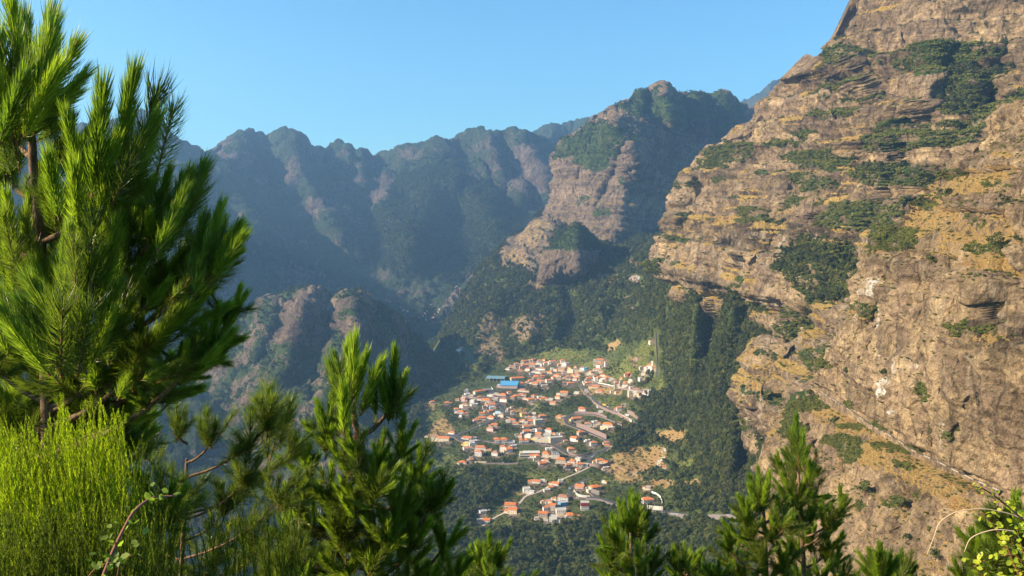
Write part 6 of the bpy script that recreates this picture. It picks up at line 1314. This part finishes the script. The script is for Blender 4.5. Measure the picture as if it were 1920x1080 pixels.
def pine(label, trunk, clusters, shoots_px, young, old, r0, seed, old_frac=.45, twist=.35, group=None, leader=True):
    """trunk: photo points with distance. clusters: base x, y, how many shoots, length, lean (deg from up, + right), spread, distance offset"""
    r = random.Random(seed)
    tp = [V(*p) for p in trunk]; base = tp[0]
    t = tag(empty('pine_tree', base), label, 'pine tree', group)
    loc = [p - base for p in tp]
    trk = link('trunk', pymesh('trunk', *tube(loc, np.linspace(r0, r0 * .35, len(loc)).tolist(), 8), (M_BARK,)), t)
    T = np.array([[p[1], p[0], p[2]] for p in trunk]); T = T[T[:, 0].argsort()]
    def on_trunk(py): return float(np.interp(py, T[:, 0], T[:, 1])), float(np.interp(py, T[:, 0], T[:, 2]))
    def add_shoot(par, b, e, fresh):
        d = e - b; L = d.length
        o = link('needle_shoot', r.choice(young if fresh else old), par); o.location = b - base
        o.rotation_mode = 'QUATERNION'; o.rotation_quaternion = d.to_track_quat('Z', 'Y') @ Matrix.Rotation(r.uniform(0, 6.28), 4, 'Z').to_quaternion(); w = r.uniform(.72, 1.0); o.scale = (L * w, L * w, L)
    for cl in clusters:
        x, y, n, ln, lean, spread = cl[:6]; dy = cl[6] if len(cl) > 6 else r.uniform(-.06, .06)
        ty = y + .55 * abs(x - on_trunk(y)[0]) + .15 * ln
        tx, tY = on_trunk(ty); Yc = on_trunk(y)[1] * (1 + dy)
        a, b = V(tx, ty, tY), V(x, y, Yc); bend = V(tx + (x - tx) * .65, ty + (y - ty) * .25, (tY + Yc) / 2)
        cp = curve_pts(a - base, b - base, bend - base)
        far = abs(x - tx) > ln * .25
        par = link('branch', pymesh('branch', *stick(cp, r0 * .38, r0 * .2, 6), (M_TWIG if len(cp) < 4 else M_BARK,)), t) if far else trk
        # older needles along the branch
        if far:
            m_ = int(max(2, (b - a).length / (ln * Yc / F) * 4.0))
            for i in range(m_):
                q = r.uniform(.3, 1); p = a * (1 - q) ** 2 + bend * 2 * q * (1 - q) + b * q * q
                dirn = ((b - a).normalized() * r.uniform(.2, .9) + Vector((r.gauss(0, .5), r.gauss(0, .5), r.uniform(.1, .9)))).normalized()
                add_shoot(par, p, p + dirn * (ln * Yc / F) * r.uniform(.55, .85), r.random() > .6)
        for i in range(n):
            an = math.radians(lean + (spread * ((i + .5) / n - .5) * 2 if n > 1 else 0) + r.uniform(-6, 6)); l = ln * r.uniform(.8, 1.12) * (1 - .2 * abs((i + .5) / n - .5))
            bx, by = x + r.uniform(-.08, .08) * ln, y + r.uniform(-.02, .12) * ln
            e = V(bx + math.sin(an) * l, by - math.cos(an) * l, Yc * (1 + r.uniform(-twist, twist) * l * .55 / F)); e.y = Yc + r.uniform(-twist, twist) * l * Yc / F
            add_shoot(par, V(bx, by, Yc), e, r.random() > old_frac * .5)
        for i in range(max(1, int(n * 1.25))):
            an = math.radians(lean + r.uniform(-1, 1) * (spread + 45)); l = ln * r.uniform(.5, .75); d_ = V(x + math.sin(an) * l, y - math.cos(an) * l, Yc); d_.y += r.uniform(-.8, .8) * l * Yc / F
            add_shoot(par, V(x, y + ln * r.uniform(0, .35), Yc), d_, r.random() > old_frac)
    for s in shoots_px:
        bx, by, tx, ty = s[:4]; Y_ = on_trunk(by)[1] * (1 + (s[4] if len(s) > 4 else r.uniform(-.05, .05)))
        b = V(bx, by, Y_); L = math.hypot(tx - bx, ty - by) * Y_ / F
        e = V(tx, ty, Y_ + r.uniform(-.3, .3) * L); add_shoot(trk, b, e, True)
        for _ in range(2 if len(s) < 6 else s[5]):
            o = Vector((r.gauss(0, .10), r.gauss(0, .2), r.gauss(0, .05))) * L
            add_shoot(trk, b + o - (e - b) * .25, b + (e - b) * r.uniform(.55, .8) + o * 1.6, r.random() > old_frac)
    return t
NB_ = V(0, 0, 1)
pine('tall pine filling the left edge with long upright needle plumes, nearest the camera',
     [(100, 3300, 5.0), (98, 1500, 4.8), (95, 1080, 4.6), (90, 800, 4.5), (84, 640, 4.4), (76, 450, 4.3), (63, 320, 4.25), (58, 225, 4.2)],
     [(300, 430, 2, 150, 25, 22, -.05), (400, 490, 3, 120, 18, 28, -.04), (330, 610, 2, 120, 50, 25), (350, 690, 3, 100, 50, 30, -.06), (250, 690, 3, 130, 25, 40), (20, 580, 3, 150, -15, 35), (-20, 420, 3, 140, 5, 30), (30, 760, 3, 130, -10, 40, .05),
      (160, 780, 4, 130, 10, 50, .05), (220, 860, 4, 130, 20, 50, .08), (60, 930, 4, 140, 0, 50, .08), (170, 1000, 4, 140, 10, 60, .1), (300, 980, 4, 130, 15, 50, .12), (10, 330, 3, 110, -5, 30, .03), (120, 700, 4, 140, -5, 60, .04), (240, 780, 4, 130, 10, 60, .04), (40, 860, 4, 150, -5, 60, .04), (110, 620, 3, 130, 10, 50, .05), (190, 620, 3, 130, 25, 50, .04), (60, 520, 3, 130, -10, 50, .05), (140, 860, 5, 150, 5, 60, .1), (200, 360, 4, 140, 15, 34, -.03), (255, 560, 4, 140, 25, 45, .02), (105, 430, 4, 140, 5, 40, .03), (40, 540, 4, 140, -8, 45, .02), (300, 540, 4, 135, 28, 40, .0), (180, 700, 5, 140, 12, 55, -.02), (95, 580, 4, 150, 0, 55, -.04), (30, 260, 4, 120, -5, 40, .04), (110, 300, 3, 120, 25, 30, .03), (370, 480, 3, 120, 25, 35, .02), (385, 660, 4, 110, 45, 35, -.02), (240, 430, 4, 130, 20, 35, .03), (50, 680, 5, 150, -5, 55, .03), (130, 760, 5, 140, 5, 60, .02), (300, 740, 4, 120, 30, 50, .06), (20, 800, 5, 150, -5, 60, .03), (-10, 680, 4, 140, 0, 45, .0), (420, 600, 3, 100, 40, 35, .0)],
     [(45, 190, 12, -50, 0), (52, 205, 45, -20, .02), (58, 210, 110, -30, 0), (64, 215, 120, 40), (70, 222, 165, 40), (76, 228, 188, 110), (45, 235, 0, 110), (65, 245, 145, 175), (60, 250, 20, 160),
      (222, 310, 262, 75, -.05, 3), (232, 300, 238, 130, -.03), (172, 370, 186, 180, -.08, 3), (160, 400, 150, 230, -.06), (235, 345, 310, 185, -.05, 3), (220, 370, 290, 255, -.05), (120, 470, 125, 320), (135, 490, 168, 330, -.06), (185, 470, 222, 330, -.05), (225, 450, 250, 335, -.04), (262, 445, 295, 310, -.04), (290, 410, 328, 290),
      (325, 430, 402, 275, -.06, 3), (335, 400, 365, 290, -.05), (300, 450, 350, 345, -.05), (385, 500, 425, 348, -.07, 3), (400, 500, 462, 395, -.07, 3), (395, 525, 450, 445, -.07), (350, 510, 398, 420, -.05),
      (150, 640, 172, 450, -.12, 4), (140, 650, 112, 480, -.12, 3), (125, 655, 30, 480, -.12, 3), (130, 670, 55, 540, -.12), (175, 650, 228, 505, -.12, 3), (190, 650, 262, 545, -.1), (165, 520, 165, 345, -.1, 4), (185, 540, 225, 380, -.1),
      (375, 690, 455, 600, -.06, 3), (310, 695, 430, 640, -.06), (340, 700, 440, 665, -.05), (270, 650, 370, 540, -.05), (300, 630, 415, 520, -.05), (320, 560, 400, 480, -.05), (30, 470, 5, 330), (60, 430, 90, 280), (100, 560, 60, 420), (60, 620, 10, 500), (90, 720, 60, 590), (120, 740, 160, 620), (200, 730, 250, 620), (20, 300, -5, 190), (30, 640, -10, 520), (150, 760, 100, 650), (240, 720, 300, 610), (10, 520, -20, 400), (110, 400, 95, 270), (140, 440, 140, 300), (270, 500, 320, 390)],
     NEAR_SH, NEAR_OLD, .05, 1)
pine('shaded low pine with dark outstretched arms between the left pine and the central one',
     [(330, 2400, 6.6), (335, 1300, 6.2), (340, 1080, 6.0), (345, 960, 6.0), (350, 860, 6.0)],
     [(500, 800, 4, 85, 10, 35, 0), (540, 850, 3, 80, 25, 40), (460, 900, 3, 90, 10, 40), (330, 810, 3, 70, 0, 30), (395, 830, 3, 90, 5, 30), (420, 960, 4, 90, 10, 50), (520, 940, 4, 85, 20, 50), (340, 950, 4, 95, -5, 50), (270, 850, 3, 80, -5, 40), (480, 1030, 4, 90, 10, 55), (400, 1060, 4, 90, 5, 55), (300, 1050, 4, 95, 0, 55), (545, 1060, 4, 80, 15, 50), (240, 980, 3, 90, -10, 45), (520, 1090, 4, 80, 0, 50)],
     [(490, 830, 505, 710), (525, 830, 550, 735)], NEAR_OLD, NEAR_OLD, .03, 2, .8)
pine('bushy pine in the middle foreground with a forked crown of upright shoots',
     [(712, 2200, 7.9), (708, 1200, 7.7), (705, 1060, 7.6), (695, 980, 7.55), (686, 890, 7.5), (678, 840, 7.5), (666, 795, 7.5), (659, 745, 7.5)],
     [(728, 770, 2, 85, 0, 14, .02), (610, 830, 4, 95, -18, 26, -.03), (622, 790, 3, 75, -5, 20, .02), (572, 885, 4, 85, -22, 34, -.03), (755, 850, 3, 85, 10, 22, .0), (780, 905, 4, 90, 8, 30), (812, 950, 4, 85, 8, 34), (560, 960, 4, 95, -15, 40, -.03), (620, 940, 4, 95, -8, 34, -.05), (640, 1010, 5, 95, -5, 42, -.05),
      (560, 1040, 4, 95, -12, 45, -.02), (745, 960, 4, 95, 5, 36, -.04), (770, 1030, 5, 95, 8, 44, -.03), (830, 1030, 4, 85, 12, 44), (690, 1060, 5, 100, 0, 48, -.06), (600, 1110, 5, 95, -5, 50), (800, 1110, 5, 95, 5, 50), (850, 1085, 3, 80, 15, 40), (672, 860, 3, 80, -10, 40, -.06), (700, 930, 4, 90, 5, 50, -.07), (665, 950, 4, 90, -8, 45, -.06), (725, 1010, 4, 90, 5, 50, -.06), (590, 1000, 4, 90, -15, 45, -.02), (540, 1010, 3, 85, -15, 40, .02), (790, 980, 4, 85, 10, 45, .02), (570, 1090, 4, 90, -8, 50, -.03), (645, 1080, 5, 95, -5, 50, -.05), (740, 880, 3, 80, 8, 35, .03), (710, 880, 3, 85, 8, 30, -.04), (650, 880, 3, 85, -8, 30, -.05), (700, 1130, 5, 95, 0, 50, -.05), (535, 1090, 3, 80, -10, 40)],
     [(659, 755, 665, 600, 0, 2), (655, 755, 649, 616), (650, 752, 618, 640), (664, 750, 696, 634), (645, 750, 606, 658), (668, 752, 680, 650), (735, 745, 743, 630, .02), (728, 752, 714, 665, .02), (740, 752, 768, 682, .02, 2), (730, 765, 702, 690, .02)],
     MID_SH, MID_OLD, .075, 3)
pine('broad pine at the lower right with twin upright leaders against the cliff',
     [(1430, 1900, 13.4), (1434, 1250, 13.2), (1436, 1080, 13.1), (1434, 1000, 13), (1430, 940, 13)],
     [(1425, 945, 5, 62, -5, 24, -.01), (1400, 975, 4, 58, -20, 30), (1385, 1015, 4, 60, -22, 38), (1465, 990, 4, 58, 12, 34), (1375, 1060, 4, 58, -15, 44), (1425, 1050, 5, 62, 0, 46, -.03), (1470, 1060, 5, 60, 6, 46, -.02), (1400, 1100, 5, 60, 0, 50), (1350, 1090, 4, 52, -12, 44), (1410, 1010, 4, 60, -8, 44, -.02), (1445, 1010, 4, 60, 5, 40, -.02), (1380, 1100, 4, 60, -8, 50, .01), (1440, 1100, 5, 60, 0, 50, -.02), (1455, 960, 3, 55, 8, 30, .02), (1365, 1030, 3, 52, -20, 30, .02), (1475, 1110, 5, 60, 5, 50)],
     [(1425, 930, 1420, 862), (1415, 935, 1402, 880), (1435, 935, 1445, 872)], MID_SH, MID_OLD, .07, 4)
pine('slender tall pine rising behind the broad one at the lower right',
     [(1520, 1900, 14.4), (1512, 1200, 14.2), (1506, 1040, 14), (1500, 940, 14), (1496, 870, 14)],
     [(1494, 870, 4, 55, -2, 16), (1480, 905, 3, 52, -15, 26), (1462, 880, 2, 45, -12, 16), (1515, 900, 3, 55, 10, 24), (1530, 890, 1, 42, 4, 10), (1500, 940, 5, 58, 0, 44), (1550, 990, 4, 58, 20, 34), (1480, 970, 4, 55, -5, 44), (1530, 960, 4, 55, 12, 40), (1575, 960, 3, 52, 22, 26), (1520, 1020, 5, 60, 5, 50), (1560, 1060, 5, 58, 10, 46), (1500, 1090, 5, 60, 0, 50), (1490, 1040, 5, 58, -4, 50, .01), (1540, 1100, 5, 58, 8, 50), (1510, 980, 4, 58, 5, 44, -.02), (1555, 1030, 4, 55, 18, 40, .01), (1580, 1090, 4, 52, 14, 44), (1478, 930, 3, 52, -12, 34, .01), (1520, 930, 3, 52, 10, 34, .01)],
     [(1496, 850, 1492, 762), (1492, 860, 1482, 790), (1500, 860, 1507, 795), (1490, 880, 1470, 830), (1503, 880, 1522, 825)], MID_SH, MID_OLD, .06, 5)
pine('small pine with a blunt bright crown in front of the gorge road',
     [(1195, 1500, 12.4), (1188, 1180, 12.2), (1184, 1060, 12.1), (1182, 1000, 12)],
     [(1183, 1000, 5, 75, 0, 22), (1160, 1020, 3, 62, -20, 26), (1205, 1010, 3, 62, 16, 20), (1145, 1050, 4, 58, -20, 38), (1190, 1070, 5, 70, 0, 48, -.03), (1225, 1060, 3, 58, 18, 34), (1150, 1095, 4, 60, -10, 44), (1215, 1105, 4, 60, 8, 44)],
     [(1182, 985, 1183, 905), (1176, 990, 1168, 925), (1190, 988, 1197, 918), (1155, 1030, 1146, 950)], MID_SH, MID_OLD, .05, 6)
for lab, x, y, s, Y_, sd in (('little pine tip with a single long leader at the bottom centre-left', 918, 985, 1.0, 9.5, 7), ('small bright pine tip right of the gorge-road pine', 1283, 1005, .8, 12.5, 8), ('fine pine top between the two small pines on the right', 1318, 1035, .7, 13, 9),
                             ('dark stiff pine top at the bottom right', 1650, 1005, .85, 11, 10), ('short pine tip right of the dark stiff one', 1690, 1020, .7, 11.5, 11), ('tufted pine at the left foot of the right-hand leafy shrub', 1845, 960, 1.0, 8, 12), ('pine at the right edge above the leafy shrub', 1905, 905, 1.3, 7, 13), ('young pine rising at the foot of the central pine', 520, 1010, .9, 8.5, 14), ('pine seedling between the central pine and bottom tip', 870, 1040, .7, 9.8, 15)):
    L = 80 * s
    pine(lab, [(x + 4, y + 700 * s, Y_ + .3), (x + 2, y + 200 * s, Y_ + .1), (x, y + 60 * s, Y_)],
         [(x - 18 * s, y + 75 * s, 3, L * .8, -18, 24), (x + 18 * s, y + 75 * s, 3, L * .8, 18, 24), (x, y + 110 * s, 5, L, 0, 50), (x - 40 * s, y + 130 * s, 3, L * .85, -18, 40), (x + 42 * s, y + 130 * s, 3, L * .85, 18, 40), (x, y + 170 * s, 5, L, 0, 55)],
         [(x, y + 75 * s, x, y), (x - 3, y + 75 * s, x - 14 * s, y + 22 * s), (x + 3, y + 75 * s, x + 16 * s, y + 26 * s)], MID_SH, MID_OLD, .03 * s + .01, sd)
# ---- heath bush, bramble, leafy shrub
def leafy(N_, name): pass
M_HEATH = needle_material('yellow_green_heath', (.22, .28, .014), (.42, .44, .025), .8, .1); M_HEATH_MID = needle_material('duller_heath', (.11, .15, .014), (.22, .25, .02), .8, .1); M_HEATH_SHADED = needle_material('old_shaded_heath', (.035, .05, .010), (.08, .10, .018), .8, .1)
def wisps(name, spots, par, mat, lo, hi, base, seed, leaf=.015, step=.010, w=.0055):
    r = np.random.default_rng(seed); vs = []; fs = []
    for x, y, z, h, lx, ly in spots:
        n = int(h / step); q = np.linspace(0, 1, n); cx = x + lx * q ** 1.5 * h; cyy = y + ly * q ** 1.5 * h; cz = z + q * h
        c = np.stack([cx, cyy, cz], 1); c = np.repeat(c, 2, 0); m = len(c); th = r.random(m) * 6.28
        d = np.stack([np.cos(th) * .38, np.sin(th) * .38, .85 + .3 * r.random(m)], 1); s = np.cross(d, r.normal(size=(m, 3))); s /= np.linalg.norm(s, axis=1)[:, None]
        tp = (1.25 - .75 * np.repeat(q, 2))[:, None]
        v = np.stack([c - s * w * .5, c + s * w * .5, c + d * leaf * tp * 1.6], 1).reshape(-1, 3); vs.append(v)
    v = np.concatenate(vs); me = mesh_np(name, v, np.arange(len(v)).reshape(-1, 3), (mat,), False); return tag(link(name, me, par), kind='stuff')
bc = V(110, 1080, 3.4); t = tag(empty('heath_bush', (bc.x, bc.y, near_ground_z(bc.x, bc.y))), 'bright yellow-green heath bush with fine upright wisps at the bottom left', 'bush'); sp = []; rr = random.Random(3)
tops = [(-60, 830), (-20, 800), (5, 765), (35, 825), (60, 790), (85, 815), (118, 742), (140, 800), (165, 765), (187, 735), (205, 800), (230, 755), (248, 830), (266, 880), (290, 960)]
tx_, ty_ = zip(*tops)
for i in range(560):
    px_ = rr.uniform(-60, 285); px_ = px_ if rr.random() < 1.15 - max(0, px_ - 170) / 115 else rr.uniform(-60, 200); Y_ = rr.uniform(3.1, 4.0); top = np.interp(px_, tx_, ty_) - 12 + abs(rr.gauss(0, 75)) + 14 * math.sin(px_ * .11) + (Y_ < 3.4) * rr.uniform(0, 150)
    e = V(px_, top, Y_); h_ = rr.uniform(.2, .5); lx, ly = rr.gauss(0, .1), rr.gauss(0, .1); sp.append((e.x - lx * h_ - t.location.x, Y_ - ly * h_ - t.location.y, e.z - h_ - t.location.z, h_, lx, ly))
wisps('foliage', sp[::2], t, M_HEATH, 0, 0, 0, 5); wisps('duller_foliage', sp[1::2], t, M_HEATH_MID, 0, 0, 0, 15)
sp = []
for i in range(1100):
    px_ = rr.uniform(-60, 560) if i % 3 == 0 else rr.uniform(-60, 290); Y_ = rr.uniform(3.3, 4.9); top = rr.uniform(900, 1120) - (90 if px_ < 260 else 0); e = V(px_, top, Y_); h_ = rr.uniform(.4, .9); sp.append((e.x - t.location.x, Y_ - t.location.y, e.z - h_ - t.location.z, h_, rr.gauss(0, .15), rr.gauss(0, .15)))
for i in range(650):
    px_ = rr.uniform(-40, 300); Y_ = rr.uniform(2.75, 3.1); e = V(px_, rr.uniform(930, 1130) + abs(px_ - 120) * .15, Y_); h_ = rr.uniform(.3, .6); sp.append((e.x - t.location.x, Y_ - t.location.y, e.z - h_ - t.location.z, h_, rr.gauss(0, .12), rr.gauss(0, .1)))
wisps('shaded_foliage', sp, t, M_HEATH_SHADED, 0, 0, 0, 6)  # lower, older growth; the bush's inner shade is put into its dark colour
def leaf_mesh(name, mat):
    v = [(0, 0, 0), (.35, .35, .05), (.4, .8, .02), (0, 1.15, -.08), (-.4, .8, .02), (-.35, .35, .05), (0, .6, -.06)]; f = [(0, 1, 6), (1, 2, 6), (2, 3, 6), (3, 4, 6), (4, 5, 6), (5, 0, 6)]
    return pymesh0(name, v, f, (mat,), True)
M_LEAFY = needle_material('yellow_green_leaf', (.30, .36, .02), (.50, .50, .04)); M_LEAFB = needle_material('bramble_leaf', (.14, .20, .03), (.24, .30, .05)); LEAF_Y = leaf_mesh('leaf', M_LEAFY); LEAF_B = leaf_mesh('leaf', M_LEAFB)
def put_leaf(me, par, p, size, r):
    o = link('leaf', me, par); o.location = p; o.scale = (size,) * 3; o.rotation_euler = (r.uniform(-1, 1.2), r.uniform(-.8, .8), r.uniform(0, 6.28)); return o
def arching(label, lines, leaves, base_px, mat, rad, seed, name='bramble', size=.02, me=None, cat='bramble'):
    r = random.Random(seed); base = V(*base_px); t = tag(empty(name, base), label, cat)
    for ln in lines:
        P = [V(x, y, Y_) - base for x, y, Y_ in ln]; P = [Vector(p) for p in pchip(np.arange(len(P)), np.array([list(p) for p in P]), np.linspace(0, len(P) - 1, len(P) * 4))]
        link('stem', pymesh('stem', *stick(P, rad, rad * .5, 6), (mat,)), t)
        for i in range(int(leaves)):
            p = P[int(r.uniform(.3, 1) * (len(P) - 1))] + Vector((r.gauss(0, size * .8), r.gauss(0, size * 1.2), r.gauss(0, size * .8))); put_leaf(me, t, p, size * r.uniform(.7, 1.2), r)
    return t
arching('reddish bramble stem arching up to the right with small leaves at the bottom left', [[(190, 1090, 2.5), (205, 1050, 2.5), (228, 1000, 2.52), (255, 955, 2.55), (290, 932, 2.6), (330, 930, 2.62)]], 22, (190, 1090, 2.5), plain('bramble_stem', (.25, .11, .08)), .0065, 21, size=.024, me=LEAF_B)
arching('low bramble sprig with pale green leaves at the foot of the arching stem', [[(150, 1110, 2.5), (175, 1070, 2.5), (200, 1055, 2.5)], [(215, 1110, 2.5), (228, 1050, 2.5), (250, 1040, 2.5)]], 14, (150, 1110, 2.5), M_TWIG, .003, 22, size=.026, me=LEAF_B)
M_DRY = plain('dry_pale_stem', (.50, .38, .24))
ls = arching('leafy shrub with yellow-green leaves and bare twigs at the bottom right corner', [[(1930, 1130, 3.74), (1880, 1010, 3.74), (1840, 960, 3.74)], [(1940, 1100, 3.67), (1900, 1040, 3.67), (1850, 1050, 3.67), (1826, 1062, 3.67)], [(1950, 1120, 3.74), (1935, 1000, 3.74), (1890, 950, 3.74)], [(1950, 1120, 3.60), (1900, 1090, 3.60), (1840, 1090, 3.60)], [(1960, 1060, 3.67), (1930, 960, 3.67), (1870, 940, 3.67)], [(1960, 1120, 3.82), (1905, 1060, 3.82), (1870, 1000, 3.82)], [(1950, 1110, 3.89), (1920, 1040, 3.89), (1905, 985, 3.89)]], 38, (1940, 1130, 3.74), M_TWIG, .0045, 23, 'leafy_shrub', .026, LEAF_Y, 'shrub')
arching('dark woody twig with yellow leaves leaning left across the cliff', [[(1930, 985, 3.46), (1890, 950, 3.46), (1862, 928, 3.46), (1840, 915, 3.46), (1822, 912, 3.46)]], 16, (1930, 985, 3.46), plain('dark_twig', (.07, .045, .035)), .0042, 24, 'woody_twig', .016, LEAF_Y, 'twig')
arching('long dry straw-coloured stalk arching left over the rocky slope', [[(1925, 975, 3.53), (1880, 960, 3.53), (1840, 954, 3.53), (1800, 958, 3.53), (1762, 980, 3.53), (1750, 1010, 3.53), (1738, 1040, 3.53)]], 0, (1925, 975, 3.53), M_DRY, .0032, 25, 'dry_stalk', .02, LEAF_Y, 'stalk')
arching('shorter dry stalk curving down to the left in front of the leafy shrub', [[(1900, 996, 3.53), (1870, 993, 3.53), (1838, 1000, 3.53), (1818, 1012, 3.53), (1808, 1035, 3.53)]], 0, (1900, 996, 3.53), M_DRY, .0034, 26, 'dry_stalk', .02, LEAF_Y, 'stalk')
print('all', round(time.time() - T0, 1), len(bpy.data.objects))
